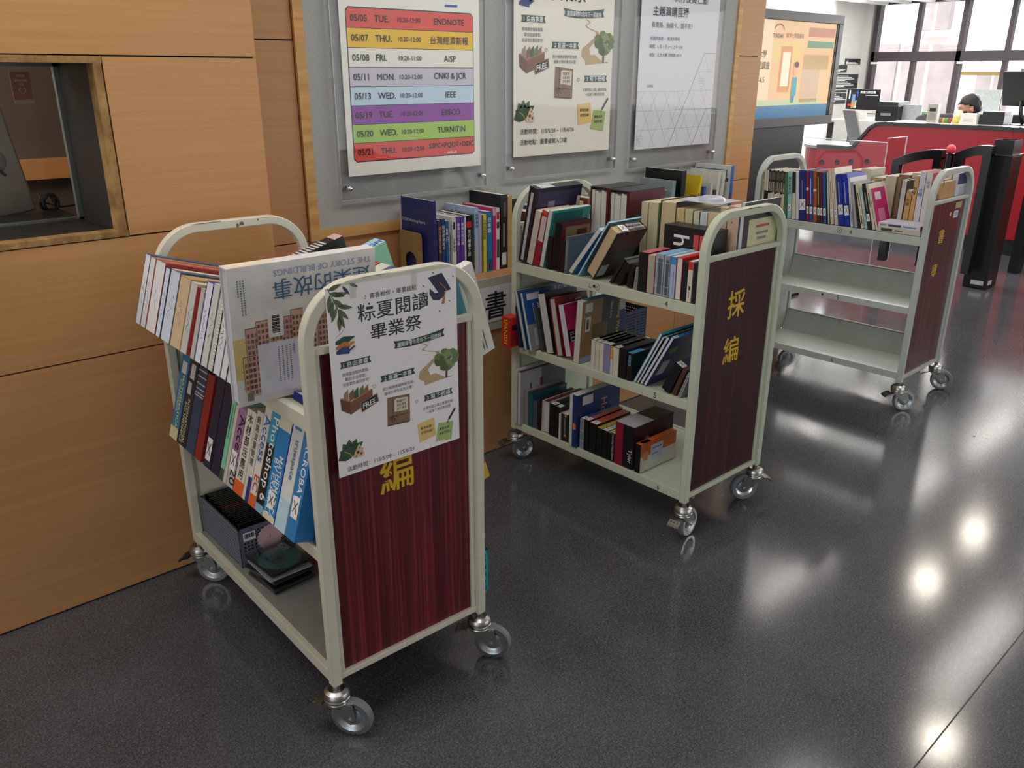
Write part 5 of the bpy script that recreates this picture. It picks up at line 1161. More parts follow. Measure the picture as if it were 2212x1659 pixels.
b = B(); cols = ['#e04e38', '#efc21c', '#eeeee2', '#ccc8d6', '#c3def0', '#9038a6', '#a6d052', '#de4632']
data = [('05/05', 'TUE.', '10:20-12:00', 'ENDNOTE'), ('05/07', 'THU.', '10:20-12:00', '台灣經濟新報'), ('05/08', 'FRI.', '10:20-11:00', 'AISP'), ('05/11', 'MON.', '10:20-12:00', 'CNKI & JCR'), ('05/13', 'WED.', '10:20-12:00', 'IEEE'), ('05/19', 'TUE.', '10:20-12:00', 'EBSCO'), ('05/20', 'WED.', '10:20-12:00', 'TURNITIN'), ('05/21', 'THU.', '10:20-12:00', 'SSPC+PQDT+DDC')]
tx0, tx1, tz1, tz0 = .028, .594, .570, .051
rh = (tz1 - tz0) / 8; Fp = lambda x, z, k=1: frame((x, -.0010 - .0010 * k, z), (1, 0, 0), (0, 0, 1))
mln = mat('#2a2a3a', .5, var=0); mtx = mat('#101218', .6, var=0)
b.prism([(tx0 - .003 + a_, z_) for a_, z_ in ((.012, tz0 - .003), (tx1 - tx0 - .006, tz0 - .003), (tx1 - tx0 + .006, tz0 + .009), (tx1 - tx0 + .006, tz1 - .009), (tx1 - tx0 - .006, tz1 + .003), (.012, tz1 + .003), (0, tz1 - .009), (0, tz0 + .009))], -.0004, 0, mln, frame((0, -.0004, 0), (1, 0, 0), (0, 0, 1)))
for i, (d_, w2, t_, s_) in enumerate(data):
    z1 = tz1 - i * rh; z0 = z1 - rh
    ca = .010 if i == 0 else 0; cb = .010 if i == 7 else 0
    b.poly([(tx0 + cb, -.0012, z0 + .0012), (tx1 - cb, -.0012, z0 + .0012), (tx1, -.0012, z0 + .0012 + cb), (tx1, -.0012, z1 - .0012 - ca), (tx1 - ca, -.0012, z1 - .0012), (tx0 + ca, -.0012, z1 - .0012), (tx0, -.0012, z1 - .0012 - ca), (tx0, -.0012, z0 + .0012 + cb)], mat(cols[i], .5, var=.01))
    zc = (z0 + z1) / 2
    b.text(d_, .0315, Fp(.042, zc, 2), mtx, 'L', .012, 'C'); b.text(w2, .0315, Fp(.142, zc, 2), mtx, 'L', .012 if 'M' not in w2 else 0, 'C'); b.text(t_, .0225, Fp(.292, zc, 2), mtx, 'C', .008, 'C'); b.text(s_, .031 if i < 7 else .0275, Fp(.478, zc + (.005 if i == 7 else 0), 2), mtx, 'C', .010 if i != 1 else .003, 'C')
    if 'M' in w2: b.text(w2, .0315, Fp(.1426, zc, 2.1), mtx, 'L', 0, 'C')
b.text('資格區上課', .0095, Fp(.478, tz0 + .010, 2), M_WHITE, 'C', .01, 'C')
b.box(.46, .52, -.0012, -.001, .590, .598, M_INKB)
b.build('print', p)
p, w_, h_ = acrylic(2.407, 3.105, 1.0700, 'clear wall holder around the illustrated summer reading poster', 2.4545, 3.061, 1.157, 'illustrated summer reading event poster framed in the middle of the board', pcol=mat('#eae7d8', .5, var=.01))
b = B(); art(b, lambda x, y, k: Vector((x * w_, -.0008 - k * .00035, h_ - y * w_)), [('活動時間：115/5/28 ~ 115/6/26', 1.245), ('活動地點：圖書總館入口處', 1.318)], w_); b.build('print', p)
p, w_, h_ = acrylic(3.206, 3.905, 1.0585, 'clear wall holder around the white lecture poster', 3.248, 3.860, 1.145, 'white lecture livestream poster with green and grey triangle lines', pcol=mat('#dfe2ea', .5, var=.01))
b = B(); g3 = mat('#33343a', .5, var=0)
b.text('執行長黃仁勳', .046, Fp(.235, .689, 1), g3, 'L', .004, 'C'); b.text('主題演講直播', .046, Fp(.085, .625, 1), g3, 'L', .008, 'C'); b.text('看直播、抽顯卡、獎不完！', .0275, Fp(.08, .565, 1), g3, 'L', 0, 'C')
b.text('NVIDIA', .03, Fp(.095, .689, 1), g3, 'L', .004, 'C')
b.text('校園同樂會 － 東海大學場', .0195, Fp(.075, .505, 1), g3, 'L', 0, 'C'); b.text('時間：6 月 1 日 (一) 上午 9:30', .0195, Fp(.073, .468, 1), g3, 'L', 0, 'C'); b.text('地點：人文大樓 茂榜廳 H019', .0195, Fp(.073, .432, 1), g3, 'L', 0, 'C'); b.text('立即報名', .013, Fp(.065, .292, 1), g3, 'L', 0, 'C')
mgr, mgn = mat('#b9bcc2', .5, var=0), mat('#7fb85a', .5, var=0)
def ln(x0, z0, x1, z1, m_, wd=.0016, k=1):
    l = math.hypot(x1 - x0, z1 - z0); nx, nz = -(z1 - z0) / l * wd / 2, (x1 - x0) / l * wd / 2
    b.poly([(x0 + nx, -.0006 - .0002 * k, z0 + nz), (x1 + nx, -.0006 - .0002 * k, z1 + nz), (x1 - nx, -.0006 - .0002 * k, z1 - nz), (x0 - nx, -.0006 - .0002 * k, z0 - nz)], m_)
tw, th_ = .102, .089
for r in range(3):
    ln(.002, th_ * (r + 1), .61, th_ * (r + 1), mgr)
for k in range(-3, 7):
    for s_ in (1, -1):
        pts = [(k * tw + (0 if s_ > 0 else 3 * tw / 2 * 1), 0), (k * tw + (3 * tw / 2 if s_ > 0 else 0), th_ * 3)]
        (x0, z0), (x1, z1) = pts
        if x1 == x0: continue
        def clip(xa, za, xb, zb):
            for lim, sg in ((.002, 1), (.610, -1)):
                fa, fb = (xa - lim) * sg, (xb - lim) * sg
                if fa < 0 and fb < 0: return None
                if fa < 0: t_ = fa / (fa - fb); xa, za = xa + (xb - xa) * t_, za + (zb - za) * t_
                elif fb < 0: t_ = fb / (fb - fa); xb, zb = xb + (xa - xb) * t_, zb + (za - zb) * t_
            return xa, za, xb, zb
        c_ = clip(x0, z0, x1, z1)
        if c_: ln(*c_, mgr)
ln(.26, .002, .51, .445, mgn, .003, 2); ln(.51, .445, .610, .445, mgn, .003, 2); ln(.46, .002, .560, .178, mgn, .003, 2); ln(.56, .178, .610, .178, mgn, .003, 2)
for (x, z) in ((.03, .06), (.505, .325)):
    for k in range(6): ln(x - .034 + k * .006, z - k * .012, x + .034 - k * .006, z - k * .012, mgr, .0014)
ln(.470, .356, .610, .356, mgr); ln(.51, .445, .56, .356, mgr); ln(.47, .356, .55, .267, mgr); ln(.56, .356, .610, .445, mgr)
b.build('print', p)

# ================================================================== FAR HALL
# upright information screen beside the end of the alcove wall
ks = thing('information_kiosk', 'big information screen in a dark frame on a black column beyond the wood wall', 'information screen', Matrix.Translation((0, 3.0, 0)))
kx0, kx1, kz0, kz1 = 4.50, 5.69, 1.170, 1.855
sx1, sz0, sz1 = 5.615, 1.228, 1.800
mk = mat('#4a4648', .4, var=.05)
b = B(); b.box(kx0, kx1, 0, .07, sz1, kz1, mk); b.box(kx0, kx1, 0, .07, kz0, sz0, mk); b.box(sx1 + .018, kx1, 0, .07, sz0, sz1, mk); b.box(kx0, kx0 + .07, 0, .07, sz0, sz1, mk); b.box(sx1, sx1 + .018, .004, .06, sz0, sz1, M_BLKGLOSS); b.box(kx0 + .07, sx1, .03, .07, sz0, sz1, mk); b.build('frame', ks, bevel=.003)
b = B()
def scr(x0, x1, z0, z1, col, k=0, e=.55): b.poly([(x0, .010 - .001 * k, z0), (x1, .010 - .001 * k, z0), (x1, .010 - .001 * k, z1), (x0, .010 - .001 * k, z1)], mat(col, .12, var=0, emit=e))
scr(kx0 + .07, sx1, sz0, sz1, '#d9b183'); scr(kx0 + .07, sx1, sz0, sz0 + .075, '#3c7398', 1); scr(kx0 + .07, sx1 - .12, sz0 + .075, sz0 + .11, '#b3bd98', 1)
scr(kx0 + .07, 4.86, sz0 + .11, sz1, '#dfc6a2', 1); scr(5.24, 5.46, sz0 + .09, sz0 + .29, '#c3a78a', 1); scr(5.24, 5.56, sz0 + .29, sz0 + .38, '#b79a6c', 1); scr(5.27, 5.60, sz1 - .085, sz1 - .03, '#b07a60', 1); scr(5.27, 5.60, sz1 - .15, sz1 - .11, '#5f8a70', 1); scr(4.86, 5.2, sz0 + .34, sz1 - .12, '#d4b878', 1)
scr(4.965, 5.095, sz0 + .155, sz0 + .425, '#c98a58', 2); scr(4.985, 5.075, sz0 + .19, sz0 + .39, '#e4d6bc', 3)
tk = mat('#5a4636', .5, var=0); Fk = lambda x, z: frame((x, .006, z), (1, 0, 0), (0, 0, 1))
b.text('TUNGHAI', .034, Fk(4.85, sz1 - .10), tk, 'L', .012, 'B', fit=(.115, 0)); b.text('東海大學圖書館', .030, Fk(5.0, sz1 - .095), mat('#a8805c', .5, var=0), 'L', .004, 'B')
b.text('東海大學', .046, Fk(4.80, sz0 + .36), tk, 'R', .008); b.text('大學意見調查', .046, Fk(4.845, sz0 + .295), tk, 'R', .008); b.text('115.5.18-6.5', .042, Fk(4.80, sz0 + .215), tk, 'R', .012)
for k in range(12):   # arc over the university name
    a0, a1 = math.pi * (.1 + .065 * k), math.pi * (.1 + .065 * (k + 1))
    b.poly([(4.915 + .06 * math.cos(t) * r, .006, sz1 - .065 + .045 * math.sin(t) * r) for t, r in ((a0, 1), (a1, 1), (a1, .9), (a0, .9))], tk)
# small drawn figure holding a sign
b.disc((5.155, sz0 + .285, .005), .024, mat('#e0a27a', .3, var=0, emit=.5), frame((0, .005, 0), (1, 0, 0), (0, 0, 1)) @ Matrix.Translation((0, 0, -.005)), ry=.034)
b.disc((5.160, sz0 + .318, .005), .026, mat('#3a302c', .3, var=0), frame((0, .0045, 0), (1, 0, 0), (0, 0, 1)) @ Matrix.Translation((0, 0, -.005)), ry=.018)
b.poly([(5.125, .006, sz0 + .13), (5.185, .006, sz0 + .13), (5.180, .006, sz0 + .245), (5.130, .006, sz0 + .245)], mat('#2f98a0', .3, var=0, emit=.5)); b.poly([(5.135, .006, sz0 + .09), (5.165, .006, sz0 + .09), (5.170, .006, sz0 + .13), (5.130, .006, sz0 + .13)], mat('#3a78a8', .3, var=0, emit=.5))
b.build('screen', ks)
B().box(kx0 + .02, 5.37, .02, .24, .02, kz0, mat('#2b292c', .45, var=.05)).build('column', ks); B().box(kx0 - .02, 5.45, -.05, .30, 0, .02, M_BLACK).build('base', ks)

# reception desk
XD, ZD = 8.05, 1.072
dk = thing('reception_desk', 'long red reception desk with a black edged counter top', 'desk', Matrix.Translation((XD, 0, 0)))
b = B()
prof = [(-3.5, .14), (4.36, .14), (4.36, .80), (4.02, .80), (3.98, .815), (3.90, .92), (3.84, 1.0), (3.78, 1.035), (3.70, 1.044), (-3.5, 1.044)]
b.prism([(p[0], p[1]) for p in prof], 0, .04, M_DESKRED, frame((0, 0, 0), (0, 1, 0), (0, 0, 1)))
b.box(-.0015, 0, 2.598, 2.602, .14, 1.04, mat('#6c0a12', .5)); b.build('front_panel', dk)
b = B()
edge = [(-3.5, 1.044), (3.70, 1.044), (3.78, 1.035), (3.84, 1.0), (3.90, .92), (3.98, .815), (4.02, .80), (4.36, .80)]
n_out = []
for i, p_ in enumerate(edge):
    q0 = edge[max(0, i - 1)]; q1 = edge[min(len(edge) - 1, i + 1)]; l = math.hypot(q1[0] - q0[0], q1[1] - q0[1]); n_out.append((p_[0] - (q1[1] - q0[1]) / l * .028, p_[1] + (q1[0] - q0[0]) / l * .028))
b.prism(edge + n_out[::-1], -.015, .06, M_BLKGLOSS, frame((0, 0, 0), (0, 1, 0), (0, 0, 1))); b.build('black_edge', dk)
B().box(.06, .42, -3.5, 3.70, 1.044, ZD, mat('#d6d4d0', .25, var=.02)).build('counter_top', dk)
b = B(); b.box(.03, .05, -3.5, 4.30, 0, .14, M_BLACK); b.build('plinth', dk)
b = B(); cur = [(.06, 3.95)] + [(.34 - .34 * math.cos(t), 4.36 + .28 * math.sin(t)) for t in [math.pi * k / 16 for k in range(9)]] + [(.70, 4.64), (.70, 3.95)]
b.prism(cur, .79, .815, mat('#8f9194', .3, var=.04)); b.build('low_counter', dk)
b = B(); curp = [(.34 - .32 * math.cos(t), 4.36 + .26 * math.sin(t)) for t in [math.pi * k / 16 for k in range(9)]]
for i in range(8): b.poly([(curp[i][0], curp[i][1], .14), (curp[i + 1][0], curp[i + 1][1], .14), (curp[i + 1][0], curp[i + 1][1], .79), (curp[i][0], curp[i][1], .79)], M_DESKRED, smooth=True)
b.build('curved_end', dk)
for (y, z) in ((4.29, .66), (4.13, .672), (3.99, .685), (3.83, .70)):
    b = B(); b.lathe([(0, .0), (.020, .001), (.024, .004), (.026, 0)], M_BLACK, frame((-.001, y, z), (0, 0, 1), (0, 1, 0)), 18); b.build('cable_grommet', dk)

def simple(name, label, cat, parts, M=None, group=None):
    o = thing(name, label, cat, M, group)
    for nm, bb in parts: bb.build(nm, o)
    return o
# things on the counter
simple('card_terminal', 'small upright card terminal with a dark display on the counter', 'terminal', [
    ('body', B().box(-.03, .03, -.045, .045, 0, .16, mat('#a7a49c', .4))), ('display', B().box(-.032, -.03, -.028, .028, .095, .125, M_BLACK)), ('reader_plate', B().box(-.032, -.03, -.034, .034, .02, .085, mat('#8a877f', .4)))], Matrix.Translation((8.30, 3.385, ZD)))
b = B(); b.lathe([(0, 0), (.042, 0), (.042, .035), (.038, .06)], mat('#dccf66', .5), seg=20); b2 = B(); b2.lathe([(.040, .058), (.040, .082), (.03, .105), (.012, .115), (0, .116)], mat('#e8e4c8', .4), seg=20)
simple('sanitizer_jar', 'yellow jar with a pale domed lid on the counter', 'jar', [('base', b), ('lid', b2)], Matrix.Translation((8.30, 3.165, ZD)))
simple('white_dispenser', 'white tapered box beside the yellow jar on the counter', 'dispenser', [('body', B().prism([(-.075, 0), (.075, 0), (.062, .088), (-.062, .088)], -.05, .05, mat('#e2e0dc', .4, var=.02), frame((0, 0, 0), (0, 1, 0), (0, 0, 1)))), ('slot', B().box(-.052, -.0495, -.04, .04, .02, .045, mat('#c9c6c0', .4)))], Matrix.Translation((8.30, 3.055, ZD)))
for k, (cc, cn) in enumerate((('#a04a3c', 'reddish'), ('#5f9a4a', 'green'), ('#c8a84a', 'yellow'), ('#8a6a4c', 'brown'))):
    b = B(); b.lathe([(0, 0), (.014, 0), (.016, .014), (.009, .022)], mat(cc, .5), seg=10); b2 = B(); b2.lathe([(.008, .020), (.014, .030), (.010, .042), (0, .046)], mat(cc, .5), seg=10)
    simple('figurine', cn + ' tiny ornament on the counter left of the yellow jar', 'ornament', [('body', b), ('head', b2)], Matrix.Translation((8.29, 3.225 + k * .028, ZD)))
simple('receipt_printer', 'flat black printer under the raised monitor on the counter', 'printer', [('body', B().box(-.1, .1, -.10, .105, 0, .085, M_BLACK)), ('paper_lid', B().box(-.08, .08, -.09, .09, .085, .11, mat('#232226', .4))), ('front_slot', B().box(-.102, -.1, -.08, .08, .03, .045, mat('#050505', .3)))], Matrix.Translation((8.38, 2.87, ZD)))
mo = thing('desk_monitor', 'black monitor on an angled arm at the right edge of the counter', 'monitor', Matrix.Translation((8.42, 2.66, ZD)))
b = B(); b.cyl((0, 0, 0), (0, 0, .008), .10, M_BLACK, 20); b.build('stand_base', mo)
b = B(); b.tube([(0, 0, .008), (-.005, .03, .10), (.0, .05, .20)], .016, M_BLACK, 8); b.build('arm', mo)
Mm = Matrix.Translation((0, .045, .29)) @ Matrix.Rotation(R(62), 4, 'Z') @ Matrix.Rotation(R(-12), 4, 'X')
b = B(); b.box(-.22, .22, -.02, .02, -.135, .155, M_BLACK, Mm); b.build('housing', mo, bevel=.006)
b = B(); b.box(-.205, .205, -.0225, -.0205, -.12, .14, M_BLKGLOSS, Mm); b.build('display', mo)
b = B(); b.box(-.04, .02, -.03, .02, .156, .185, M_STEEL, Mm); b.build('webcam', mo)
b = B(); b.tube([(.02, -.02, .01), (-.05, -.09, .006), (-.06, -.16, .006), (.03, -.24, .006)], .004, M_BLACK, 6); b.build('cable', mo)
# paper tower and pens on the low counter
simple('document_tray', 'tall leaning stack of white forms on the low counter end', 'paper holder', [('backplate', B().box(-.09, .09, .0, .006, 0, .36, mat('#8c8f92', .4))), ('form_sheets', B().box(-.085, .085, -.02, -.001, .005, .35, mat('#c9c9ca', .6)))], Matrix.Translation((8.25, 4.06, .825)) @ Matrix.Rotation(R(65), 4, 'Z') @ Matrix.Rotation(R(-22), 4, 'X'))
pc = thing('pen_cup', 'beige cup of dark pens on the low counter by the black edge', 'pen cup', Matrix.Translation((8.20, 3.90, .83)))
b = B(); b.lathe([(0, 0), (.035, 0), (.04, .10), (.036, .10), (.032, .004), (0, .004)], mat('#b8a888', .5), seg=16); b.build('cup', pc)
for k in range(6):
    b = B(); a_ = k * 1.05; b.cyl((.012 * math.cos(a_), .012 * math.sin(a_), .006), (.03 * math.cos(a_), .03 * math.sin(a_), .16 + .012 * (k % 3)), .0042, M_BLACK, 6); b.build('pen', pc)

# table with computers near the windows
tb = thing('side_table', 'white table with dark legs below the wall signs', 'table', Matrix.Translation((11.0, 5.2, 0)))
b = B(); b.box(-.25, .45, -1.3, .56, .895, .925, mat('#e6e2da', .4, var=.02)); b.build('table_top', tb)
for (x, y) in ((-.2, .5), (-.2, -1.2), (.38, .5), (.38, -1.2)): B().box(x - .028, x + .028, y - .028, y + .028, 0, .895, mat('#2a2422', .5)).build('leg', tb)
im = thing('computer', 'slim white computer with a dark slideshow on its screen', 'computer', Matrix.Translation((11.0, 5.40, .925)) @ Matrix.Rotation(R(-6), 4, 'Z'))
mwh = mat('#e0dedc', .35, var=.02)
b = B(); b.box(-.012, .012, -.235, .235, .085, .375, mwh); b.build('housing', im); b = B(); b.box(-.0135, -.0125, -.235, .235, .125, .375, M_BLKGLOSS)
Fi = lambda y, z, k=1: frame((-.0135 - .0015 * k, y, z), (0, -1, 0), (0, 0, 1))
def ir(y0, y1, z0, z1, col, k=1): b.poly([(-.0135 - .0012 * k, y0, z0), (-.0135 - .0012 * k, y1, z0), (-.0135 - .0012 * k, y1, z1), (-.0135 - .0012 * k, y0, z1)], mat(col, .3, var=0, emit=.9))
ir(.07, .22, .135, .365, '#1c1f26'); ir(.185, .205, .25, .36, '#c9ccd4', 2); ir(.075, .09, .28, .36, '#2f52c8', 2); ir(.16, .21, .165, .195, '#c42428', 2); ir(.10, .16, .14, .23, '#8f8250', 2); ir(.11, .155, .23, .31, '#5f7fb0', 3); ir(.09, .10, .14, .24, '#c9ccd4', 2)
b.text('創造力的密碼', .036, Fi(.045, .325, 2), mat('#e4e6ea', .4, var=0, emit=.8), 'L', .01); b.box(-.017, -.016, -.21, -.03, .298, .306, mat('#b9bcc4', .4, var=0, emit=.6))
b.build('display', im)
b = B(); b.prism([(-.06, 0), (.06, 0), (.05, .09), (-.05, .09)], -.004, .004, mwh, frame((.04, 0, 0), (0, 1, 0), (0, 0, 1))); b.box(-.07, .05, -.08, .08, 0, .006, mwh); b.build('stand', im)
pr = thing('printer', 'black printer and copier unit behind the end of red desk', 'printer', Matrix.Translation((11.0, 4.885, .925)))
b = B(); b.box(-.15, .2, -.02, .26, 0, .19, M_BLACK); b.build('body', pr, bevel=.01); b = B(); b.box(-.12, .2, .0, .25, .19, .235, mat('#2c2b2e', .4)); b.build('scanner_lid', pr); b = B(); b.box(-.154, -.151, .06, .19, .07, .10, mat('#8c9098', .4)); b.build('display_panel', pr)
sv = thing('silver_monitor', 'silver back of a flat monitor beside the black printer', 'monitor', Matrix.Translation((11.0, 4.63, .925)))
b = B(); b.box(-.02, .0, -.0, .235, .02, .205, mat('#b4b8bb', .3, .4)); b.build('back_cover', sv, bevel=.004); b = B(); b.box(-.03, .05, .07, .17, 0, .02, mat('#8c9094', .4)); b.build('foot', sv)
simple('desk_sign', 'small green sign with white characters below the far windows', 'sign', [('board', B().box(0, .01, -.16, .16, 0, .10, mat('#3f9a50', .5))), ('stand', B().box(.01, .08, -.05, .05, 0, .01, M_WHITE))], Matrix.Translation((12.2, 5.12, .90)))
B().box(11.9, 12.6, 3.2, 5.9, .86, .899, mat('#d9d6cf', .5)).build('window_counter')
tag(bpy.data.objects['window_counter'], 'pale work counter running below the far windows', 'counter')
B().box(12.58, 12.6, 3.2, 5.9, 0, .86, mat('#c9c5bc', .5)).build('counter_back', bpy.data.objects['window_counter'])
lt = thing('open_laptop', 'pale laptop standing open on the window counter behind the person', 'laptop', Matrix.Translation((12.2, 4.33, .90)))
B().box(-.25, 0, -.16, .16, 0, .015, mat('#c9ccce', .4)).build('keyboard_base', lt); B().box(-.012, .0, -.16, .16, .015, .40, mat('#c0cac8', .4)).build('lid', lt)
# black wall signs
def plaque(x0, x1, z0, z1, lines, label, big=None):
    o = thing('floor_sign', label, 'wall sign', Matrix.Translation((x0, YFAR, z0)), 'black directory signs on the white wall')
    B().box(0, x1 - x0, -.012, -.001, 0, z1 - z0, mat('#26252a', .5)).build('plate', o)
    b = B()
    if big: b.text(big, .065, frame((.02, -.015, z1 - z0 - .075), (1, 0, 0), (0, 0, 1)), M_WHITE, 'L', .02)
    for (lx, z, l) in lines: b.box(lx, lx + l, -.014, -.0125, z, z + .011, M_WHITE)
    b.build('lettering', o)
plaque(13.45, 13.945, 1.622, 1.712, [(.02, .022, .33), (.02, .005, .40)], 'black wall sign reading 4F, topmost of the directory signs', '4F')
plaque(13.10, 13.53, 1.50, 1.61, [(.02, .045, .36), (.02, .028, .3), (.02, .012, .2)], 'short black wall sign second from top')
plaque(13.15, 13.945, 1.255, 1.478, [(.06, .03 + .0225 * k, .3 + .1 * ((k * 3) % 4)) for k in range(8)], 'large black directory sign with eight text lines')
plaque(13.05, 13.62, 1.03, 1.235, [(.03, .03 + .026 * k, .2 + .12 * ((k * 3) % 4)) for k in range(6)], 'black directory sign behind the computer, lowest')

# clear barrier and library gates
ab = thing('acrylic_barrier', 'tall clear acrylic barrier in front of the desk end', 'barrier', Matrix.Translation((6.45, 0, 0)))
b = B(); b.box(-.004, .004, 2.93, 3.75, .06, 1.005, M_ACRYL); b.build('long_sheet', ab)
b = B(); b.box(.005, .33, 2.93, 2.938, .06, 1.035, M_ACRYL); b.build('return_sheet', ab)
me_ = mat('#d5dcdc', .15, .1, var=0)
b = B(); b.box(-.004, .004, 2.926, 3.75, 1.0052, 1.010, me_); b.box(-.004, .004, 2.926, 2.9295, .06, 1.010, me_); b.box(.005, .33, 2.93, 2.938, 1.0352, 1.039, me_); b.box(.331, .335, 2.93, 2.938, .06, 1.039, me_); b.build('polished_edge', ab)
for y in (2.98, 3.70): B().box(-.05, .05, y - .02, y + .02, 0, .06, M_STEEL).build('foot', ab)
def gate(name, y0, y1, z0, z1, label):
    """arched black swing gate between (y0, z0) far side and (y1, z1) near side"""
    o = thing(name, label, 'gate', Matrix.Translation((6.5, 0, 0)), 'black swing gates')
    n = 10; top = []
    for i in range(n + 1):
        t_ = i / n; top.append((y0 + (y1 - y0) * t_, z0 + (z1 - z0) * t_ + .035 * math.sin(math.pi * t_ * .8)))
    b = B(); up = top; dn = [(p[0], p[1] - .062) for p in top][::-1]
    b.prism(up + dn, -.035, .035, M_BLKGLOSS, frame((0, 0, 0), (0, 1, 0), (0, 0, 1)))
    b.prism([(p[0], p[1] + .001) for p in up] + [(p[0], p[1] + .004) for p in up][::-1], -.036, .036, mat('#8f8a8a', .25, .5), frame((0, 0, 0), (0, 1, 0), (0, 0, 1))); b.build('top_rail', o)
    b = B(); b.prism([(y0, z0), (y0 + .07, z0 - .10), (y0 + .075, .10), (y0 + .02, .10)], -.03, .03, M_BLKGLOSS, frame((0, 0, 0), (0, 1, 0), (0, 0, 1))) if False else b.box(-.03, .03, y0 - .055, y0, .12, z0 - .03, M_BLKGLOSS); b.build('outer_stile', o)
    B().box(-.03, .03, y1, y1 + .055, .12, z1 - .03, M_BLKGLOSS).build('inner_stile', o)
    B().box(-.028, .028, y1 + .05, y0 - .05, .34, .40, M_BLKGLOSS).build('lower_rail', o)
    return o
gate('swing_gate', 2.88, 2.53, .885, .955, 'left black swing gate rising towards the pink ball')
gate('swing_gate', 2.44, 2.20, .960, 1.0, 'right black swing gate between the pink ball and black pillar')
gp = thing('gate_post', 'black gate post with a pink ball on top between the swing gates', 'post', Matrix.Translation((6.5, 2.485, 0)))
b = B(); b.cyl((0, 0, .01), (0, 0, .955), .03, M_BLACK, 14); b.build('post', gp); b = B(); b.cyl((0, 0, 0), (0, 0, .01), .07, M_BLACK, 18); b.build('base', gp)
b = B(); b.lathe([(.03 * math.sin(math.pi * k / 10) + (.001 if 0 < k < 10 else 0) if 0 < k < 10 else 0, .985 - .034 * math.cos(math.pi * k / 10)) for k in range(11)], mat('#f04a5c', .4, var=0), seg=18); b.build('ball', gp)
pl = thing('sensor_pillar', 'tall square black pillar with an open box on top', 'pillar', Matrix.Translation((6.6, 2.105, 0)))
b = B(); b.box(0, .20, 0, .163, .004, .955, M_BLACK); b.build('shaft', pl, bevel=.003)
b = B(); b.box(-.004, .204, -.004, .167, .955, .962, mat('#55535a', .3, .4)); b.build('cap_plate', pl)
b = B(); mb2 = mat('#2a292c', .4)
for (x0, x1, y0, y1) in ((.02, .18, .012, .017), (.02, .18, .135, .140), (.02, .025, .017, .135), (.175, .18, .017, .135)): b.box(x0, x1, y0, y1, .962, 1.06, mb2)
b.build('open_box', pl)
b = B(); b.box(-.0012, 0, .02, .11, .03, .062, mat('#c9cccc', .5)); b.box(.03, .10, -.0012, 0, .03, .062, mat('#c9cccc', .5)); b.build('maker_plate', pl)
pp = thing('gate_pillar', 'narrower black gate pillar behind the tall square one', 'pillar', Matrix.Translation((7.35, 2.14, 0)))
B().box(0, .12, 0, .07, 0, .62, M_BLACK).build('shaft', pp); B().box(-.002, .122, -.002, .072, .62, .63, M_STEEL).build('cap_plate', pp)

# office chair behind the far cart
oc = thing('office_chair', 'dark tubular armchair on a star base behind the far grey cart', 'chair', Matrix.Translation((5.95, 3.40, 0)) @ Matrix.Rotation(R(35), 4, 'Z'))
B().box(-.22, .22, -.22, .22, .42, .47, mat('#3a3a40', .6)).build('seat', oc, bevel=.015)
b = B(); b.cyl((0, 0, .09), (0, 0, .42), .025, M_BLACK, 12); b.build('column', oc)
for k in range(5):
    a_ = 2 * math.pi * k / 5 + .3; b = B(); b.tube([(0, 0, .10), (.16 * math.cos(a_), .16 * math.sin(a_), .085), (.30 * math.cos(a_), .30 * math.sin(a_), .065)], [.026, .022, .016], M_BLACK, 8); lgg = b.build('leg', oc)
    b = B(); b.cyl((.30 * math.cos(a_) - .012, .30 * math.sin(a_), .028), (.30 * math.cos(a_) + .012, .30 * math.sin(a_), .028), .027, M_BLACK, 14); b.build('wheel', lgg)
for s_ in (-1, 1):
    b = B(); b.tube([(s_ * .25, -.18, .46), (s_ * .26, -.18, .60)] + [(s_ * .26, -.18 + .08 * (1 - math.cos(t)), .68 + .06 * math.sin(t)) for t in [0, .4, .8, 1.2, 1.57]] + [(s_ * .26, .10, .74)] + [(s_ * .26, .14 + .08 * math.sin(t), .66 + .08 * math.cos(t)) for t in [0, .5, 1.0, 1.57]] + [(s_ * .25, .22, .46)], .014, mat('#4a4a50', .35, .5), 8); b.build('arm_tube', oc)
b = B(); b.tube([(-.2, .22, .46), (-.2, .26, .80), (-.14, .275, .86), (.14, .275, .86), (.2, .26, .80), (.2, .22, .46)], .013, mat('#4a4a50', .35, .5), 8); b.build('back_tube', oc)

# ------------------------------------------------------------------ the person behind the desk
HP = at(2104, 232, 0, 9.35)
fwd = Vector((-.50, .86, -.12)).normalized()
pe = thing('person', 'person with short black hair, glasses and a black face mask behind the desk', 'person', Matrix.Translation((HP.x, HP.y, 0)))
zh = HP.z
yaw = math.atan2(fwd.y, fwd.x)
skin = mat('#c99a7c', .5, var=.04, scale=20); hairm = mat('#141214', .45, var=.2, scale=80); cloth = mat('#26272c', .8, var=.1)
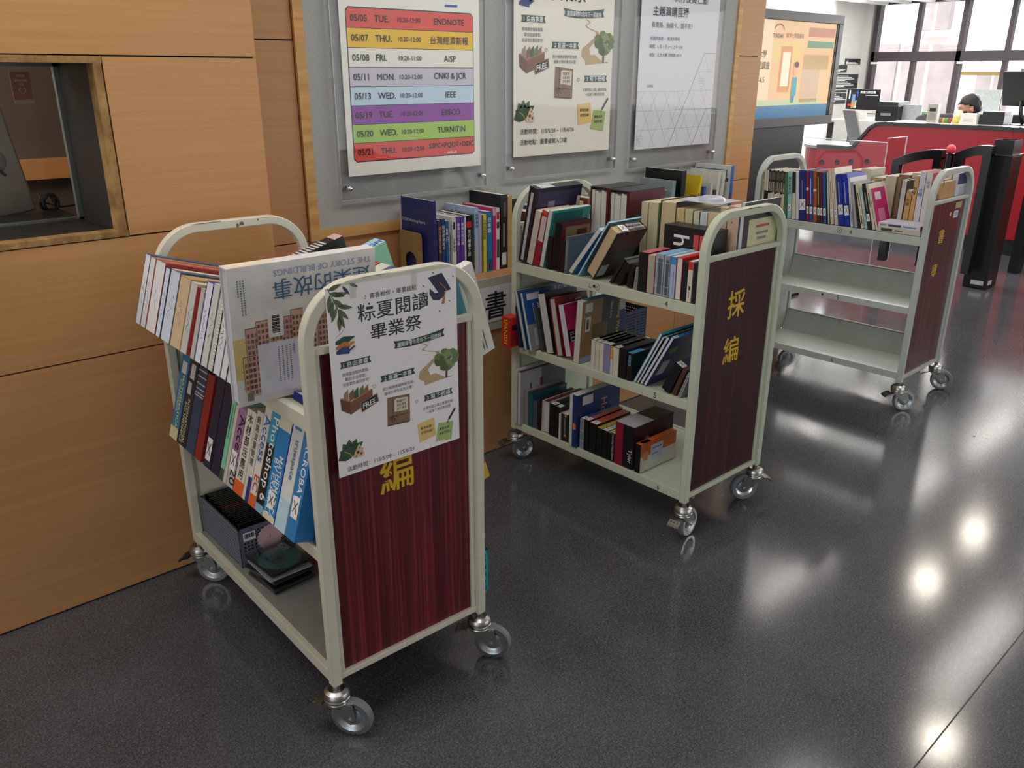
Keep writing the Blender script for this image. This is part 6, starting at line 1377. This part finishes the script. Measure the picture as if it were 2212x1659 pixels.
# body: one skinned surface from hips to neck, arms and hands forward on the desk
vs_ = [((0, 0, .50), .15), ((0, 0, .68), .155), ((.01, 0, .85), .165), ((.015, 0, zh - .22), .10), ((.03, 0, zh - .13), .055), ((.04, 0, zh - .07), .055)]
verts = [Vector(v) for v, r in vs_]; rad = [r for v, r in vs_]; ed = [(0, 1), (1, 2), (2, 3), (3, 4), (4, 5)]
for s_ in (-1, 1):
    i0 = len(verts)
    for v, r in (((.01, s_ * .17, zh - .245), .07), ((.06, s_ * .215, zh - .42), .05), ((.20, s_ * .19, zh - .50), .04), ((.32, s_ * .12, zh - .485), .032)): verts.append(Vector(v)); rad.append(r)
    ed += [(3, i0), (i0, i0 + 1), (i0 + 1, i0 + 2), (i0 + 2, i0 + 3)]
    h0 = i0 + 3
    ip = len(verts); verts.append(Vector((.38, s_ * .11, zh - .49))); rad.append(.026); ed.append((h0, ip))
    for k in range(4):
        a0 = len(verts); y0 = s_ * (.085 + .018 * k); L_ = (.06, .068, .064, .05)[k]
        verts += [Vector((.40, y0, zh - .488)), Vector((.40 + L_ * .55, y0, zh - .495)), Vector((.40 + L_, y0, zh - .512))]; rad += [.009, .0085, .0075]; ed += [(ip, a0), (a0, a0 + 1), (a0 + 1, a0 + 2)]
    a0 = len(verts); verts += [Vector((.375, s_ * .075, zh - .495)), Vector((.405, s_ * .058, zh - .503))]; rad += [.0095, .008]; ed += [(ip, a0), (a0, a0 + 1)]
me = bpy.data.meshes.new('body'); me.from_pydata([tuple(v) for v in verts], ed, []); me.materials.append(cloth); me.materials.append(skin)
bo = bpy.data.objects.new('body', me); COL.objects.link(bo); bo.parent = pe; bo.matrix_local = Matrix.Rotation(yaw, 4, 'Z')
sk = bo.modifiers.new('skin', 'SKIN'); sv_ = me.skin_vertices[0].data
for i, r in enumerate(rad): sv_[i].radius = (r, r)
sv_[0].use_root = True; bo.modifiers.new('sub', 'SUBSURF').levels = 2; bo.modifiers['sub'].render_levels = 2
# head: shaped ellipsoid with nose, brow, jaw, ears
def headmesh(grow=0, hair=False):
    bm = bmesh.new(); bmesh.ops.create_uvsphere(bm, u_segments=36, v_segments=24, radius=1)
    dele = []
    for v in bm.verts:
        x, y, z = v.co
        q = Vector((x * .098, y * .078, z * .118))
        if z < -.1: q.y *= 1 - .22 * min(1, (-z - .1) * 1.3); q.x = q.x * (1 - .25 * max(0, -x) * (-z)) + (.008 * -z if x > 0 else 0)
        if x > .75 and not hair:
            if abs(y) < .26 and -.38 < z < .12: q.x += .021 * (1 - abs(y) / .26) * (1 - abs(z + .2) / .34 if abs(z + .2) < .34 else 0)
            if .08 < z < .22: q.x += .003
            if .1 < abs(y) < .5 and -.12 < z < .10: q.x -= .005
        if hair:
            q *= 1 + grow / .1; q.z += .004
            zl = .24 if x > .55 else (-.12 + (x + .15) / .70 * .36 if x > -.15 else -.48)
            if z < zl + .05 * math.sin(14 * y): dele.append(v)
            q += q.normalized() * .005 * math.sin(9 * y + 6 * x) * math.sin(7 * z + 3)
        v.co = q
    bmesh.ops.delete(bm, geom=list(set(dele)), context='VERTS')
    for f in bm.faces: f.smooth = True
    return bm
MH = Matrix.Translation((0, 0, zh)) @ Matrix.Rotation(yaw, 4, 'Z') @ Matrix.Rotation(R(8), 4, 'Y') @ Matrix.Translation((.035, 0, 0))
for nm, gr_, hr, mm_ in (('head', 0, False, skin), ('hair', .012, True, hairm)):
    bm = headmesh(gr_, hr); me = bpy.data.meshes.new(nm); bm.to_mesh(me); bm.free(); me.materials.append(mm_)
    ob = bpy.data.objects.new(nm, me); COL.objects.link(ob); ob.parent = pe; ob.matrix_local = MH
    if hr: ob.modifiers.new('thick', 'SOLIDIFY').thickness = .008
    hd = ob if nm == 'head' else hd
for s_ in (-1, 1):
    b = B(); b.lathe([(0, -.004), (.020, -.004), (.030, .002), (.026, .008), (.012, .004), (0, .003)], skin, frame((-.008, s_ * .077, -.008), (1, 0, .2), (0, -s_ * .15, 1)), 16); b.build('ear', hd)
    b = B(); b.disc((0, 0, 0), .011, M_WHITE, frame((.0955, s_ * .034, .012), (0, 1, 0), (0, 0, 1)), 14, .006); b.disc((0, 0, .0006), .0055, M_INK, frame((.0955, s_ * .034, .012), (0, 1, 0), (0, 0, 1)), 12); b.build('eye', hd)
b = B(); mk_ = mat('#131316', .7)
rows_ = [[(.108 + .012 * math.cos(a_) - .075 * (1 - math.cos(a_)), .078 * math.sin(a_) * (1 - .15 * j), -.022 - .030 * j) for a_ in [-1.45 + 2.9 * k / 12 for k in range(13)]] for j in range(4)]
for j in range(3):
    for k in range(12): b.poly([rows_[j][k], rows_[j][k + 1], rows_[j + 1][k + 1], rows_[j + 1][k]], mk_, smooth=True)
mo_ = b.build('face_mask', pe, MH); mo_.modifiers.new('t', 'SOLIDIFY').thickness = .002
b = B()
for s_ in (-1, 1):
    b.tube([(.108, s_ * .036 + .022 * math.cos(t), .012 + .017 * math.sin(t)) for t in [2 * math.pi * k / 14 for k in range(15)]], .0016, M_DSTEEL, 5)
    b.tube([(.106, s_ * .058, .016), (.05, s_ * .079, .014), (-.005, s_ * .082, .006)], .0016, M_DSTEEL, 5)
b.tube([(.109, -.014, .016), (.111, 0, .018), (.109, .014, .016)], .0016, M_DSTEEL, 5); b.build('glasses', pe, MH)
# chairs behind the desk
for (x, y, w_, h_, cc, lb) in ((9.62, 3.18, .50, 1.10, '#1f1e22', 'black high-backed chair behind the seated person'), (9.3, 3.75, .46, 1.10, '#5c5a62', 'grey chair back left of the seated person')):
    o = thing('desk_chair', lb, 'chair', Matrix.Translation((x, y, 0)) @ Matrix.Rotation(R(20), 4, 'Z'))
    b = B(); pts = [(-w_ / 2, .55), (w_ / 2, .55), (w_ / 2, h_ - .10), (w_ / 2 - .03, h_ - .03), (w_ / 2 - .1, h_), (-w_ / 2 + .1, h_), (-w_ / 2 + .03, h_ - .03), (-w_ / 2, h_ - .10)]
    b.prism(pts, -.03, .03, mat(cc, .6), frame((.22, 0, 0), (0, 1, 0), (0, 0, 1))); b.build('backrest', o, bevel=.015)
    B().box(-.25, .22, -w_ / 2, w_ / 2, .42, .48, mat(cc, .6)).build('seat', o, bevel=.015); b = B(); b.cyl((0, 0, .06), (0, 0, .42), .03, M_BLACK, 10); b.build('column', o)
    for k in range(5):
        a_ = 2 * math.pi * k / 5; b = B(); b.tube([(0, 0, .09), (.3 * math.cos(a_), .3 * math.sin(a_), .03)], [.026, .018], M_BLACK, 7); b.build('leg', o)

# ------------------------------------------------------------------ behind the niche glass
nc = thing('computer_stand', 'silver back of a desktop computer leaning behind the niche glass', 'computer', Matrix.Translation((.60, 2.95, 1.0835)) @ Matrix.Rotation(R(-8), 4, 'Y'))
sil = mat('#a9a59c', .32, .7, var=.04)
b = B(); b.box(-.40, .055, -.008, .008, 0, .325, sil); b.build('back_shell', nc, bevel=.006)
b = B(); b.lathe([(0, -.0125), (.024, -.0125), (.036, -.010), (.040, -.008)], mat('#9a9e98', .5, .1), frame((-.02, 0, .165), (1, 0, 0), (0, 0, 1)) @ Matrix.Rotation(math.pi, 4, 'X'), 28); b.build('cable_hole_ring', nc)
b = B(); b.cyl((-.02, -.012, .150), (0.0, -.03, .12), .004, M_INK, 8); b.build('power_plug', nc)
b = B(); b.box(-.07, .04, -.0092, -.0082, .295, .315, mat('#d8c0a0', .5)); b.disc((.028, .305, 0), .010, mat('#d87a34', .5), frame((0, -.0096, 0), (1, 0, 0), (0, 0, 1))); b.build('sticker', nc)
b = B(); pth = []
for k in range(90):
    t_ = k / 89 * 2 * math.pi * 4.5; pth.append((.705 + .020 * math.cos(t_) + .002 * k / 10, 2.93 + .006 * math.sin(t_ * .7), 1.108 + .026 * math.sin(t_) + .002 * math.sin(k)))
pth += [(.75, 2.95, 1.09), (.79, 2.97, 1.088), (.82, 2.98, 1.096), (.86, 2.985, 1.10)]
b.tube([(p_[0] - .02, p_[1] + .02, max(1.0875, p_[2])) for p_ in pth], .0032, M_INK, 6); tag(b.build('cable_coil'), 'coiled black cable on the sill behind the niche glass', 'cable')
nt_ = thing('sign_reflection', 'red heart sign mirrored in the niche glass, painted on as a reflection', 'sticker', Matrix.Translation((.604, YG - .0015, 1.4125)))  # mirror image of a heart sign, painted onto the glass as a reflection
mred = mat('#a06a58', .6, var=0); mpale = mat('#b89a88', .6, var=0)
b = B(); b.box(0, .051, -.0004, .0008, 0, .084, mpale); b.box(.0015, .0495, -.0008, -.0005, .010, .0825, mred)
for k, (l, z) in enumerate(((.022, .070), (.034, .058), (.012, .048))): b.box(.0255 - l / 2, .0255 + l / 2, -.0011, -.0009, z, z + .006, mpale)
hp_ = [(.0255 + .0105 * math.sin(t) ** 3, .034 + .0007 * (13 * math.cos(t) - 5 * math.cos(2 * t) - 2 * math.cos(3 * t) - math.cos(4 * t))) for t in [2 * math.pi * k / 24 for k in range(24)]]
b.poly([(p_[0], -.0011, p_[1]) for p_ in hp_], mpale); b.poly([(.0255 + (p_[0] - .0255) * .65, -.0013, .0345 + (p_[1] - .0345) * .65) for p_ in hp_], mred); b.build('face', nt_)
# specks on the floor
for (px, py, s_, lb) in ((2104, 941, .010, 'white scrap of paper on the floor at the right'), (1497, 1075, .012, 'thin tan splinter on the floor by the green-lit cart wheel')):
    c_ = at(px, py, 2, 0); b = B(); b.prism([(c_.x - s_, c_.y - s_ * .3), (c_.x + s_ * .2, c_.y - s_ * .5), (c_.x + s_, c_.y + s_ * .2), (c_.x, c_.y + s_ * .4)], .0003, .003, M_WHITE if 'white' in lb else mat('#b8a48c', .7)); tag(b.build('paper_scrap'), lb, 'scrap')
